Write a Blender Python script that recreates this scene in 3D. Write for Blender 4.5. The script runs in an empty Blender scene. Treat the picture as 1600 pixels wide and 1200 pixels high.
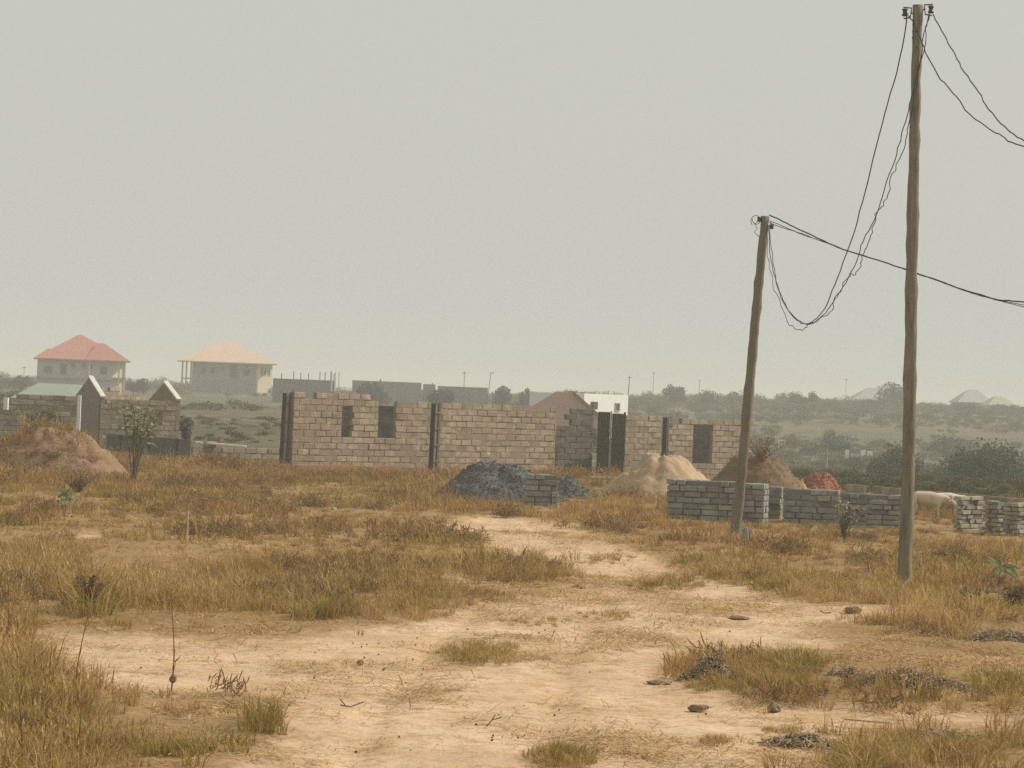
import bpy, bmesh, math, random
import numpy as np
from mathutils import Vector, Matrix

random.seed(7); rng = np.random.default_rng(11)
scene = bpy.context.scene
COL = scene.collection
R = math.radians

# ------------------------------------------------------------------ camera, sky, sun, exposure
F, HC, ROLL, B0 = 4500.0, 2.8, R(2.2), 10.0          # focal length in photo pixels, eye height, roll, horizon offset
cam_d = bpy.data.cameras.new('camera'); cam = bpy.data.objects.new('camera', cam_d); COL.objects.link(cam)
cam_d.sensor_width = 36; cam_d.lens = 36 * F / 1600; cam_d.clip_start = .5; cam_d.clip_end = 8000
cam.matrix_world = Matrix.Translation((0, 0, HC)) @ Matrix.Rotation(math.pi/2 + B0/F, 4, 'X') @ Matrix.Rotation(ROLL, 4, 'Z')
scene.camera = cam

SUN_EL, SUN_AZ = R(40), R(18)                        # azimuth from +X towards +Y
world = bpy.data.worlds.new('World'); scene.world = world; world.use_nodes = True
wn = world.node_tree.nodes; wl = world.node_tree.links
bg = wn['Background']
sky = wn.new('ShaderNodeTexSky'); sky.sky_type = 'NISHITA'; sky.sun_disc = False
sky.sun_elevation = SUN_EL; sky.sun_rotation = math.pi/2 - SUN_AZ
sky.air_density = .6; sky.dust_density = 8; sky.ozone_density = .6
sc_ = wn.new('ShaderNodeVectorMath'); sc_.operation = 'SCALE'; sc_.inputs[3].default_value = .10
wl.new(sky.outputs[0], sc_.inputs[0])
mixw = wn.new('ShaderNodeMix'); mixw.data_type = 'RGBA'; mixw.inputs[0].default_value = .90
wl.new(sc_.outputs[0], mixw.inputs[6]); mixw.inputs[7].default_value = (.61, .618, .572, 1)   # even dry-season dust veil
wl.new(mixw.outputs[2], bg.inputs[0]); bg.inputs[1].default_value = 1.0

sun_d = bpy.data.lights.new('sun', 'SUN'); sun_d.energy = 4.2; sun_d.angle = R(2.0); sun_d.color = (1, .93, .82)
sun = bpy.data.objects.new('sun', sun_d); COL.objects.link(sun); sun.location = (40, 10, 60)
SD = Vector((math.cos(SUN_EL)*math.cos(SUN_AZ), math.cos(SUN_EL)*math.sin(SUN_AZ), math.sin(SUN_EL)))
sun.rotation_euler = SD.to_track_quat('Z', 'Y').to_euler()
scene.view_settings.view_transform = 'Standard'; scene.view_settings.look = 'None'
scene.view_settings.exposure = 0; scene.view_settings.gamma = 1
scene.cycles.max_bounces = 6; scene.cycles.transparent_max_bounces = 8; scene.cycles.volume_bounces = 1
scene.cycles.filter_width = 1.5; scene.cycles.use_denoising = False

# ------------------------------------------------------------------ layout helpers (photo measure -> place in the world)
CS, SN = math.cos(ROLL), math.sin(ROLL)
def ab(px, py):
    u, v = px - 800, 600 - py
    return u*CS - v*SN, u*SN + v*CS
def at(px, py, d):
    a, b = ab(px, py); return Vector((a*d/F, d, HC + (b + B0)*d/F))
def gnd(px, py):                                     # point of the flat ground
    a, b = ab(px, py); d = HC*F/max(-(b + B0), 1); return Vector((a*d/F, d, 0))
def pix(x, y, z=0):
    a = x*F/y; b = (z - HC)*F/y - B0
    return 800 + a*CS + b*SN, 600 - (-a*SN + b*CS)
def ss(e0, e1, x):
    t = np.clip((np.asarray(x, float) - e0)/(e1 - e0), 0, 1); return t*t*(3 - 2*t)
def _h(ix, iy, seed):
    n = (ix.astype(np.int64)*374761393 + iy.astype(np.int64)*668265263 + seed*1442695041) & 0x7fffffff
    n = ((n ^ (n >> 13))*1274126177) & 0x7fffffff
    return ((n ^ (n >> 16)) & 0xffff)/65535.0
def vn(x, y, seed=0):                                # value noise 0..1
    x = np.asarray(x, float); y = np.asarray(y, float)
    ix, iy = np.floor(x), np.floor(y); fx, fy = x - ix, y - iy
    fx = fx*fx*(3 - 2*fx); fy = fy*fy*(3 - 2*fy)
    a, b = _h(ix, iy, seed), _h(ix+1, iy, seed); c, d = _h(ix, iy+1, seed), _h(ix+1, iy+1, seed)
    return (a + (b - a)*fx)*(1 - fy) + (c + (d - c)*fx)*fy
def fbm(x, y, seed=0, o=4):
    s = 0; a = .5; t = 0
    for i in range(o):
        s = s + a*vn(x*2**i, y*2**i, seed + i*17); t += a; a *= .5
    return s/t

# ------------------------------------------------------------------ materials
MATS = {}
def mat(name, col, rough=.85, var=None, scale=3.0, detail=5, rnd=0.0, bump=0.0, bscale=30, metal=0, spec=.2, coord='obj', spots=None, stretch=None):
    """diffuse surface: base colour mixed with a second one by noise, small per-object variation, fine relief"""
    if name in MATS: return MATS[name]
    m = bpy.data.materials.new(name); m.use_nodes = True; MATS[name] = m
    N = m.node_tree.nodes; L = m.node_tree.links; p = N['Principled BSDF']
    p.inputs['Roughness'].default_value = rough; p.inputs['Metallic'].default_value = metal
    p.inputs['Specular IOR Level'].default_value = spec
    if coord == 'obj':
        tc = N.new('ShaderNodeTexCoord').outputs['Object']
    else:
        tc = N.new('ShaderNodeNewGeometry').outputs['Position']
    var = var or tuple(c*.8 for c in col)
    if stretch:
        mp = N.new('ShaderNodeMapping'); mp.inputs['Scale'].default_value = stretch; L.new(tc, mp.inputs[0]); tc = mp.outputs[0]
    n = N.new('ShaderNodeTexNoise'); n.inputs['Scale'].default_value = scale; n.inputs['Detail'].default_value = detail
    n.inputs['Roughness'].default_value = .65
    oi = N.new('ShaderNodeObjectInfo')
    off = N.new('ShaderNodeVectorMath'); off.operation = 'ADD'
    mul = N.new('ShaderNodeMath'); mul.operation = 'MULTIPLY'; mul.inputs[1].default_value = 50 if coord == 'obj' else 0
    L.new(oi.outputs['Random'], mul.inputs[0]); L.new(tc, off.inputs[0]); L.new(mul.outputs[0], off.inputs[1])
    L.new(off.outputs[0], n.inputs['Vector'])
    mr = N.new('ShaderNodeMapRange'); mr.inputs[1].default_value = .3; mr.inputs[2].default_value = .7
    L.new(n.outputs[0], mr.inputs[0])
    mx = N.new('ShaderNodeMix'); mx.data_type = 'RGBA'; mx.inputs[6].default_value = (*col, 1); mx.inputs[7].default_value = (*var, 1)
    L.new(mr.outputs[0], mx.inputs[0]); out = mx.outputs[2]
    if spots:
        n2 = N.new('ShaderNodeTexNoise'); n2.inputs['Scale'].default_value = spots[1]; n2.inputs['Detail'].default_value = 3
        L.new(off.outputs[0], n2.inputs['Vector'])
        m2 = N.new('ShaderNodeMapRange'); m2.inputs[1].default_value = spots[2]; m2.inputs[2].default_value = spots[2] + .12
        L.new(n2.outputs[0], m2.inputs[0])
        x2 = N.new('ShaderNodeMix'); x2.data_type = 'RGBA'; x2.inputs[7].default_value = (*spots[0], 1)
        L.new(m2.outputs[0], x2.inputs[0]); L.new(out, x2.inputs[6]); out = x2.outputs[2]
    if rnd:
        hs = N.new('ShaderNodeHueSaturation')
        m3 = N.new('ShaderNodeMapRange'); m3.inputs[3].default_value = 1 - rnd; m3.inputs[4].default_value = 1 + rnd
        L.new(oi.outputs['Random'], m3.inputs[0]); L.new(m3.outputs[0], hs.inputs['Value']); L.new(out, hs.inputs['Color']); out = hs.outputs[0]
    L.new(out, p.inputs['Base Color'])
    if bump:
        nb = N.new('ShaderNodeTexNoise'); nb.inputs['Scale'].default_value = bscale; nb.inputs['Detail'].default_value = 4
        L.new(off.outputs[0], nb.inputs['Vector'])
        b = N.new('ShaderNodeBump'); b.inputs['Strength'].default_value = min(1, bump); b.inputs['Distance'].default_value = .02
        L.new(nb.outputs[0], b.inputs['Height']); L.new(b.outputs[0], p.inputs['Normal'])
    return m

def foliage(name, c1, c2, c3=None, patch=.15, trans=.3, attr=True):
    """leaf / blade colour: mixes with a per-blade value, a per-plant value and broad patches over the ground"""
    m = bpy.data.materials.new(name); m.use_nodes = True; MATS[name] = m
    N = m.node_tree.nodes; L = m.node_tree.links; p = N['Principled BSDF']
    p.inputs['Roughness'].default_value = .9; p.inputs['Specular IOR Level'].default_value = .05
    g = N.new('ShaderNodeNewGeometry'); n = N.new('ShaderNodeTexNoise'); n.inputs['Scale'].default_value = patch; n.inputs['Detail'].default_value = 4
    L.new(g.outputs['Position'], n.inputs['Vector'])
    oi = N.new('ShaderNodeObjectInfo'); a = N.new('ShaderNodeAttribute'); a.attribute_name = 'bc'
    mr = N.new('ShaderNodeMapRange'); mr.inputs[1].default_value = .3; mr.inputs[2].default_value = .7; mr.clamp = False
    L.new(n.outputs[0], mr.inputs[0])
    def madd(x, k, y=None):
        q = N.new('ShaderNodeMath'); q.operation = 'MULTIPLY_ADD'; L.new(x, q.inputs[0]); q.inputs[1].default_value = k
        if y is None: q.inputs[2].default_value = 0
        else: L.new(y, q.inputs[2])
        return q.outputs[0]
    v = madd(mr.outputs[0], .30); v = madd(oi.outputs['Random'], .30, v); v = madd(a.outputs['Fac'], .50, v)
    cr = N.new('ShaderNodeValToRGB'); cr.color_ramp.elements[0].position = .18; cr.color_ramp.elements[0].color = (*c1, 1)
    cr.color_ramp.elements[1].position = .9; cr.color_ramp.elements[1].color = (*(c3 or c2), 1)
    if c3:
        e = cr.color_ramp.elements.new(.55); e.color = (*c2, 1)
    L.new(v, cr.inputs[0]); L.new(cr.outputs[0], p.inputs['Base Color'])
    t = N.new('ShaderNodeBsdfTranslucent'); L.new(cr.outputs[0], t.inputs[0])
    ms = N.new('ShaderNodeMixShader'); ms.inputs[0].default_value = trans
    L.new(p.outputs[0], ms.inputs[1]); L.new(t.outputs[0], ms.inputs[2]); L.new(ms.outputs[0], N['Material Output'].inputs[0])
    return m

M_block = mat('sandcrete_block', (.36, .295, .215), .95, (.235, .19, .135), 1.1, detail=8, rnd=.13, bump=.8, bscale=16, spots=((.42, .35, .255), 3.5, .58), coord='pos')
M_blockgrey = mat('grey_block', (.30, .31, .285), .95, (.19, .20, .18), 6, rnd=.24, bump=.6, bscale=25)
M_blocklow = mat('weathered_block', (.34, .31, .245), .95, (.23, .205, .155), 5, rnd=.28, bump=.5)
M_mortar = mat('mortar', (.30, .24, .17), .95, (.19, .15, .105), 2.5)
M_inner = mat('shade_toned_block', (.17, .165, .13), .95, (.11, .105, .085), 4, rnd=.15)  # block colour darkened to carry the shade inside and in the gap
M_plank = mat('grey_plank', (.27, .235, .20), .9, (.17, .145, .125), 3, rnd=.15)
M_mortarg = mat('grey_joint', (.19, .19, .17), .95)
M_formwork = mat('formwork_timber', (.12, .095, .085), .9, (.20, .165, .13), 4, rnd=.2, bump=.4)
M_concrete = mat('concrete', (.34, .32, .28), .9, (.26, .24, .21), 4, bump=.3)
M_pole = mat('weathered_pole', (.30, .27, .20), .9, (.125, .11, .08), 6, bump=.9, bscale=22, spots=((.22, .215, .11), 1.6, .62), stretch=(3, 3, .3))
M_pole2 = mat('weathered_pole_grey', (.22, .195, .15), .9, (.14, .125, .10), 6, bump=.8, bscale=22, stretch=(1.6, 1.6, .16))
M_wire = mat('cable', (.035, .037, .033), .6)
M_iron = mat('galvanised_iron', (.10, .10, .095), .6, metal=.3)
M_insul = mat('insulator_dark', (.045, .04, .035), .5, spec=.5)
M_gravel = mat('gravel', (.14, .143, .13), .95, (.07, .072, .066), 9, bump=1, bscale=14)
M_sand = mat('sand', (.46, .34, .205), .95, (.33, .235, .135), 3, bump=.8, bscale=10)
M_earth = mat('brown_earth', (.28, .18, .105), .95, (.17, .105, .06), 2.5, bump=1, bscale=9)
M_earth2 = mat('dark_earth', (.20, .135, .08), .95, (.13, .085, .05), 2.5, bump=1, bscale=9)
M_red = mat('red_laterite', (.36, .145, .095), .95, (.25, .09, .06), 4, bump=1, bscale=12)
M_orange = mat('orange_sand', (.60, .33, .15), .95)
M_clod = mat('dry_clod', (.27, .195, .125), .95, (.14, .10, .065), 7, bump=1, bscale=20)
M_stalk = mat('dead_stalk', (.20, .135, .07), .9, (.13, .085, .045), 6)
M_grey_stalk = mat('grey_stalk', (.46, .365, .25), .9, (.20, .155, .10), 9)
M_bark = mat('bark', (.17, .135, .10), .9, (.10, .08, .06), 5)
M_metal = mat('gate_sheet', (.105, .115, .10), .7, (.075, .085, .075), 2)
M_panel = mat('fence_panel', (.155, .16, .15), .85, (.12, .125, .115), 2, rnd=.06)
M_white = mat('white_paint', (.80, .80, .77), .8, (.72, .71, .67), 2)
M_sunedge = mat('sunlit_edge_tone', (.66, .63, .56), .9, (.52, .49, .42), 3)  # sunlight on the gable slopes, put into a pale colour
M_cream = mat('sunlit_cream', (.66, .57, .40), .85, (.60, .51, .35), 1)  # far houses' sunlit sides, the light put into the colour
M_hwall = mat('grey_plaster', (.40, .39, .33), .9, (.33, .32, .27), .5)
M_dark = mat('dark_opening', (.05, .055, .055), .6)
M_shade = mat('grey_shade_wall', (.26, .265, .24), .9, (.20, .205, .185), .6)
M_bluewall = mat('dark_wall', (.16, .165, .165), .9, (.12, .125, .125), .6)
M_redroof = mat('red_roof_sheet', (.48, .18, .145), .6, (.43, .16, .13), .6)
M_tanroof = mat('tan_roof_sheet', (.66, .48, .33), .5, (.60, .44, .30), .6, spec=.4)
M_greenroof = mat('green_roof_sheet', (.29, .32, .275), .7, (.25, .28, .24), .8)
M_pink = mat('pink_plaster', (.58, .39, .335), .9, (.53, .355, .305), .8)
M_greyroof = mat('grey_roof_sheet', (.38, .385, .37), .6)
M_cow = mat('cream_hide', (.60, .50, .36), .9, (.46, .36, .24), 3)
M_cow2 = mat('white_hide', (.62, .56, .45), .9, (.50, .43, .33), 3)
M_horn = mat('horn', (.22, .19, .15), .6)
M_peg = mat('pale_peg', (.55, .49, .38), .8)
M_mauve = mat('mauve_strip', (.40, .27, .22), .8)
M_grass = foliage('dry_grass', (.17, .105, .032), (.42, .28, .105), (.64, .46, .205), .14, .28)
M_grassfar = foliage('brown_dry_grass', (.14, .082, .030), (.37, .228, .085), (.56, .385, .17), .10, .28)
M_grassgreen = foliage('olive_grass', (.14, .11, .03), (.35, .255, .075), (.56, .42, .17), .25, .30)
M_weed = foliage('dead_weeds', (.18, .115, .055), (.33, .22, .10), (.50, .36, .18), .4, .3)
M_litter = foliage('straw_litter', (.22, .13, .05), (.46, .29, .11), (.66, .49, .26), .5, .15)
M_scrub = foliage('scrub_leaves', (.055, .075, .035), (.11, .115, .06), (.17, .145, .08), .02, .2)
M_leafdark = foliage('dark_leaves', (.045, .075, .032), (.095, .135, .06), None, .3, .2)
M_leafgrey = foliage('grey_green_leaves', (.045, .06, .045), (.075, .09, .065), None, .3, .2)
M_leafbright = foliage('fleshy_leaves', (.11, .155, .055), (.33, .38, .19), None, 2, .25)
M_leafpale = foliage('pale_leaves', (.24, .26, .15), (.46, .45, .32), None, 3, .2)
M_drybrush = foliage('dry_brush', (.17, .12, .07), (.27, .20, .12), None, 2, .2)

# ------------------------------------------------------------------ mesh building
class MB:
    def __init__(s): s.v = []; s.f = []; s.bc = []
    def add(s, vs, fs, bc=0.0):
        o = len(s.v); s.v += [tuple(v) for v in vs]; s.f += [tuple(i + o for i in f) for f in fs]; s.bc += [bc]*len(vs); return s
    def box(s, x0, x1, y0, y1, z0, z1):
        return s.add([(x0,y0,z0),(x1,y0,z0),(x1,y1,z0),(x0,y1,z0),(x0,y0,z1),(x1,y0,z1),(x1,y1,z1),(x0,y1,z1)],
                     [(0,3,2,1),(4,5,6,7),(0,1,5,4),(1,2,6,5),(2,3,7,6),(3,0,4,7)])
    def prism(s, poly, y0, y1):                      # poly in x,z seen from -y, counter-clockwise
        n = len(poly)
        return s.add([(x,y0,z) for x,z in poly] + [(x,y1,z) for x,z in poly],
                     [tuple(range(n)), tuple(range(2*n-1, n-1, -1))] + [(i, i+n, (i+1)%n+n, (i+1)%n) for i in range(n)])
    def tube(s, pts, rad, n=7, bc=0.0, cap=True):
        pts = [Vector(p) for p in pts]; k = len(pts)
        if not hasattr(rad, '__len__'): rad = [rad]*k
        vs = []; fs = []
        t0 = (pts[1] - pts[0]).normalized(); u = t0.orthogonal().normalized()
        for i, p in enumerate(pts):
            t = (pts[min(i+1, k-1)] - pts[max(i-1, 0)]).normalized()
            u = (u - t*u.dot(t)).normalized(); w = t.cross(u)
            for j in range(n):
                a = 2*math.pi*j/n; vs.append(p + (u*math.cos(a) + w*math.sin(a))*rad[i])
        for i in range(k-1):
            for j in range(n):
                a, b = i*n + j, i*n + (j+1)%n; fs.append((a, b, b+n, a+n))
        if cap: fs += [tuple(range(n-1, -1, -1)), tuple(range((k-1)*n, k*n))]
        return s.add(vs, fs, bc)
    def leaf(s, c, nrm, up, l, w, bc=0.0):           # a slightly folded oval leaf
        nrm = Vector(nrm).normalized(); up = Vector(up); up = (up - nrm*up.dot(nrm)).normalized(); sd = up.cross(nrm); c = Vector(c)
        vs = [c, c + up*l*.3 + sd*w*.5 + nrm*l*.06, c + up*l*.3 - sd*w*.5 + nrm*l*.06, c + up*l*.72 + sd*w*.42 + nrm*l*.03, c + up*l*.72 - sd*w*.42 + nrm*l*.03, c + up*l - nrm*l*.08]
        return s.add(vs, [(0, 1, 3, 5), (0, 5, 4, 2)], bc)
    def build(s, name, m, parent=None, smooth=False):
        me = bpy.data.meshes.new(name); me.from_pydata(s.v, [], s.f); me.materials.append(m)
        if any(s.bc): 
            a = me.attributes.new('bc', 'FLOAT', 'POINT'); a.data.foreach_set('value', s.bc)
        if smooth: me.polygons.foreach_set('use_smooth', [True]*len(me.polygons))
        me.update(); o = bpy.data.objects.new(name, me); COL.objects.link(o)
        if parent: o.parent = parent
        return o
def tag(o, label=None, cat=None, group=None, kind=None):
    if label: o['label'] = label
    if cat: o['category'] = cat
    if group: o['group'] = group
    if kind: o['kind'] = kind
    return o
def empty(name, loc, rz=0, label=None, cat=None, group=None):
    o = bpy.data.objects.new(name, None); COL.objects.link(o); o.location = loc; o.rotation_euler = (0, 0, rz); o.empty_display_size = .2
    return tag(o, label, cat, group)
def child(name, me, parent, loc=(0,0,0), rot=(0,0,0), scl=(1,1,1)):
    o = bpy.data.objects.new(name, me); COL.objects.link(o); o.parent = parent; o.location = loc; o.rotation_euler = rot; o.scale = scl; return o
def rough_box(name, l, d, h, m, seed, jit=.006, bev=.012):
    bm = bmesh.new(); bmesh.ops.create_cube(bm, size=1)
    for v in bm.verts: v.co = Vector((v.co.x*l, v.co.y*d, v.co.z*h))
    bmesh.ops.bevel(bm, geom=[e for e in bm.edges], offset=bev, segments=1, affect='EDGES')
    r = random.Random(seed)
    for v in bm.verts: v.co += Vector((r.uniform(-1,1), r.uniform(-1,1), r.uniform(-1,1)))*jit
    me = bpy.data.meshes.new(name); bm.to_mesh(me); bm.free(); me.materials.append(m); return me

# ------------------------------------------------------------------ the ground
def gz_base(x, y):
    x = np.asarray(x, float); y = np.asarray(y, float); ys = np.maximum(y, 1)
    z = -3.0*ss(118, 200, y)*(1 - ss(300, 560, y))*ss(-.01, .11, x/ys)
    z = z - .35*ss(85, 112, y)*ss(-.02, .07, x/ys) - .35*ss(95, 120, y)*(1 - ss(-.13, -.09, x/ys))*(1 - ss(200, 400, y))
    z = z + .10*(fbm(x*.12, y*.12, 3, 3) - .5)*ss(10, 25, y) + .05*(fbm(x*.7, y*.7, 5, 3) - .5)
    z = z + 2.3*ss(330, 600, y)*ss(-.03, .10, x/ys)
    z = z + 1.2*(fbm(x*.01, y*.01, 9, 3) - .5)*ss(140, 350, y)
    return z
MOUNDS = []                                          # (cx, cy, rx, ry, h, peakiness)
def mound_h(x, y):
    z = np.zeros_like(np.asarray(x, float))
    for cx, cy, rx, ry, h, pk in MOUNDS:
        r = np.sqrt(((x - cx)/rx)**2 + ((y - cy)/ry)**2); z = np.maximum(z, h*np.clip(1 - r, 0, 1)**pk)
    return z
def gz(x, y): return float(gz_base(np.array([x]), np.array([y]))[0])

BARE = [[(470,1210),(440,1120),(400,1070),(330,1045),(345,1000),(520,988),(640,968),(790,938),(905,914),(850,886),(780,858),(728,836),(690,816),
         (760,806),(880,816),(970,846),(1062,884),(1120,906),(1195,914),(1205,936),(1330,944),(1475,946),(1420,958),(1320,968),(1240,990),(1330,1000),
         (1250,1022),(1100,1010),(1060,1060),(1200,1095),(1420,1105),(1620,1108),(1620,1132),(1420,1140),(1300,1160),(1290,1210)],
        [(610,897),(700,900),(830,912),(700,912)], [(1490,1030),(1620,1030),(1620,1060),(1560,1058)],
        [(60,985),(260,992),(430,1002),(430,1075),(250,1086),(90,1052)], [(110,832),(160,830),(165,842),(115,843)]]
TUFTS = [(755,1020,70,17),(945,872,52,10),(1042,912,62,14),(1075,884,35,8),(1215,1042,85,20),(1180,1068,110,14),(1370,1185,70,42),(1480,1170,120,20),
         (840,975,60,8),(945,966,60,7),(1250,1140,60,8),(880,1180,60,14),(1130,1155,40,7)]
def inpoly(px, py, poly):
    r = np.zeros(px.shape, bool); n = len(poly); j = n - 1
    for i in range(n):
        xi, yi = poly[i]; xj, yj = poly[j]
        c = ((yi > py) != (yj > py)) & (px < (xj - xi)*(py - yi)/((yj - yi) + 1e-9) + xi); r ^= c; j = i
    return r
def bareness(x, y):
    """how trodden the earth is at a place of the flat field (0 grass, 1 bare track)"""
    x = np.asarray(x, float); y = np.maximum(np.asarray(y, float), 3)
    s = np.zeros(x.shape)
    for k in range(7):
        jx = x + .9*(fbm(x*1.3, y*.8, 40 + k*5, 3) - .5) + rng.normal(0, .10, x.shape)
        jy = y + 2.6*(fbm(x*1.3, y*.5, 60 + k*5, 3) - .5) + rng.normal(0, .3, x.shape); jy = np.maximum(jy, 3)
        px, py = pix(jx, jy); b = np.zeros(x.shape, bool)
        for p in BARE: b |= inpoly(px, py, p)
        # the track goes on towards and past the viewer
        b |= (jy < 21.6) & (np.abs(jx - .05) < 1.9)
        s += b
    return s/7

yr = np.concatenate([np.arange(-40, 14, 3.0), np.arange(14, 60, .2), np.arange(60, 120, .5), np.geomspace(120, 2500, 70)])
t = np.linspace(-1, 1, 361); t = np.sign(t)*(.35*np.abs(t) + .65*np.abs(t)**3)
GX = t[None, :]*(26 + .62*np.maximum(yr, 0))[:, None]; GY = np.repeat(yr[:, None], len(t), 1)
GB = bareness(GX, GY)*(GY < 120)
GZ = gz_base(GX, GY) + .06*(fbm(GX*2.5, GY*1.6, 21, 3) - .5)*ss(14, 18, GY)*(1 - ss(70, 110, GY)) - .035*GB
RUT = [gnd(*p) for p in ((700,1230),(735,1100),(790,1000),(860,940),(930,900),(900,865),(820,835),(770,815))]
ry_ = np.array([p.y for p in RUT]); rx_ = np.array([p.x for p in RUT]); o_ = np.argsort(ry_); rc = np.interp(GY, ry_[o_], rx_[o_])
for off in (-.75, .75): GZ = GZ - .035*np.exp(-((GX - rc - off - .12*(vn(GY*.4, GY*0, 5) - .5))/.16)**2)*GB*ss(15, 18, GY)
nr, nc = GX.shape
gv = np.stack([GX, GY, GZ], -1).reshape(-1, 3)
idx = np.arange(nr*nc).reshape(nr, nc)
gf = np.stack([idx[:-1,:-1], idx[:-1,1:], idx[1:,1:], idx[1:,:-1]], -1).reshape(-1, 4)
fb = (GB[:-1,:-1] + GB[1:,1:] + GB[:-1,1:] + GB[1:,:-1]).reshape(-1)/4

def ground_material():
    m = bpy.data.materials.new('dry_ground'); m.use_nodes = True; N = m.node_tree.nodes; L = m.node_tree.links; p = N['Principled BSDF']
    p.inputs['Roughness'].default_value = .95; p.inputs['Specular IOR Level'].default_value = .1
    g = N.new('ShaderNodeNewGeometry').outputs['Position']
    def noise(s, d=5, sx=1, sy=1, r=.6):
        mp = N.new('ShaderNodeMapping'); mp.inputs['Scale'].default_value = (sx, sy, 1); L.new(g, mp.inputs[0])
        n = N.new('ShaderNodeTexNoise'); n.inputs['Scale'].default_value = s; n.inputs['Detail'].default_value = d; n.inputs['Roughness'].default_value = r
        L.new(mp.outputs[0], n.inputs['Vector']); return n.outputs[0]
    def ramp(f, a, b):
        q = N.new('ShaderNodeMapRange'); q.inputs[1].default_value = a; q.inputs[2].default_value = b; L.new(f, q.inputs[0]); return q.outputs[0]
    def mix(f, a, b):
        q = N.new('ShaderNodeMix'); q.data_type = 'RGBA'
        L.new(f, q.inputs[0])
        for k, c in ((6, a), (7, b)):
            if isinstance(c, tuple): q.inputs[k].default_value = (*c, 1)
            else: L.new(c, q.inputs[k])
        return q.outputs[2]
    sand = mix(ramp(noise(.7, 6), .35, .65), (.64, .46, .305), (.50, .345, .215))
    sand = mix(ramp(noise(1.6, 7, r=.8), .50, .66), sand, (.48, .30, .145))
    sand = mix(ramp(noise(6, 6, r=.75), .50, .66), sand, (.37, .235, .12))          # straw dust trodden in
    sand = mix(ramp(noise(30, 3, r=.7), .60, .72), sand, (.56, .42, .26))
    sand = mix(ramp(noise(17, 3, r=.7), .62, .70), sand, (.20, .13, .075))          # crumbs and small clods
    soil = mix(ramp(noise(.5, 5), .35, .65), (.26, .165, .075), (.33, .215, .10))
    soil = mix(ramp(noise(9, 5, r=.75), .48, .66), soil, (.19, .12, .055))
    a = N.new('ShaderNodeAttribute'); a.attribute_name = 'bare'
    near = mix(a.outputs['Fac'], soil, sand)
    far = mix(ramp(noise(.022, 6), .38, .62), (.12, .11, .065), (.07, .075, .04))
    far = mix(ramp(noise(.06, 5), .60, .72), far, (.24, .19, .12))
    sep = N.new('ShaderNodeSeparateXYZ'); L.new(g, sep.inputs[0])
    ax = N.new('ShaderNodeMath'); ax.operation = 'ABSOLUTE'; L.new(sep.outputs['X'], ax.inputs[0]); yx = N.new('ShaderNodeMath'); yx.operation = 'MULTIPLY_ADD'; L.new(ax.outputs[0], yx.inputs[0]); yx.inputs[1].default_value = 1.9; L.new(sep.outputs['Y'], yx.inputs[2])
    col = mix(ramp(yx.outputs[0], 106, 132), near, far)
    L.new(col, p.inputs['Base Color'])
    b = N.new('ShaderNodeBump'); b.inputs['Strength'].default_value = .9; b.inputs['Distance'].default_value = .03
    L.new(noise(11, 6, r=.7), b.inputs['Height']); L.new(b.outputs[0], p.inputs['Normal'])
    return m
M_ground = ground_material()
def sheet(name, faces):
    u, inv = np.unique(faces, return_inverse=True); inv = inv.reshape(faces.shape)
    me = bpy.data.meshes.new(name); me.from_pydata(gv[u].tolist(), [], inv.tolist())
    a = me.attributes.new('bare', 'FLOAT', 'POINT'); a.data.foreach_set('value', GB.reshape(-1)[u])
    me.polygons.foreach_set('use_smooth', [True]*len(me.polygons)); me.materials.append(M_ground); me.update()
    o = bpy.data.objects.new(name, me); COL.objects.link(o); o['kind'] = 'structure'; return o
sheet('ground', gf[fb < .5]); sheet('dirt_track', gf[fb >= .5])

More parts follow.
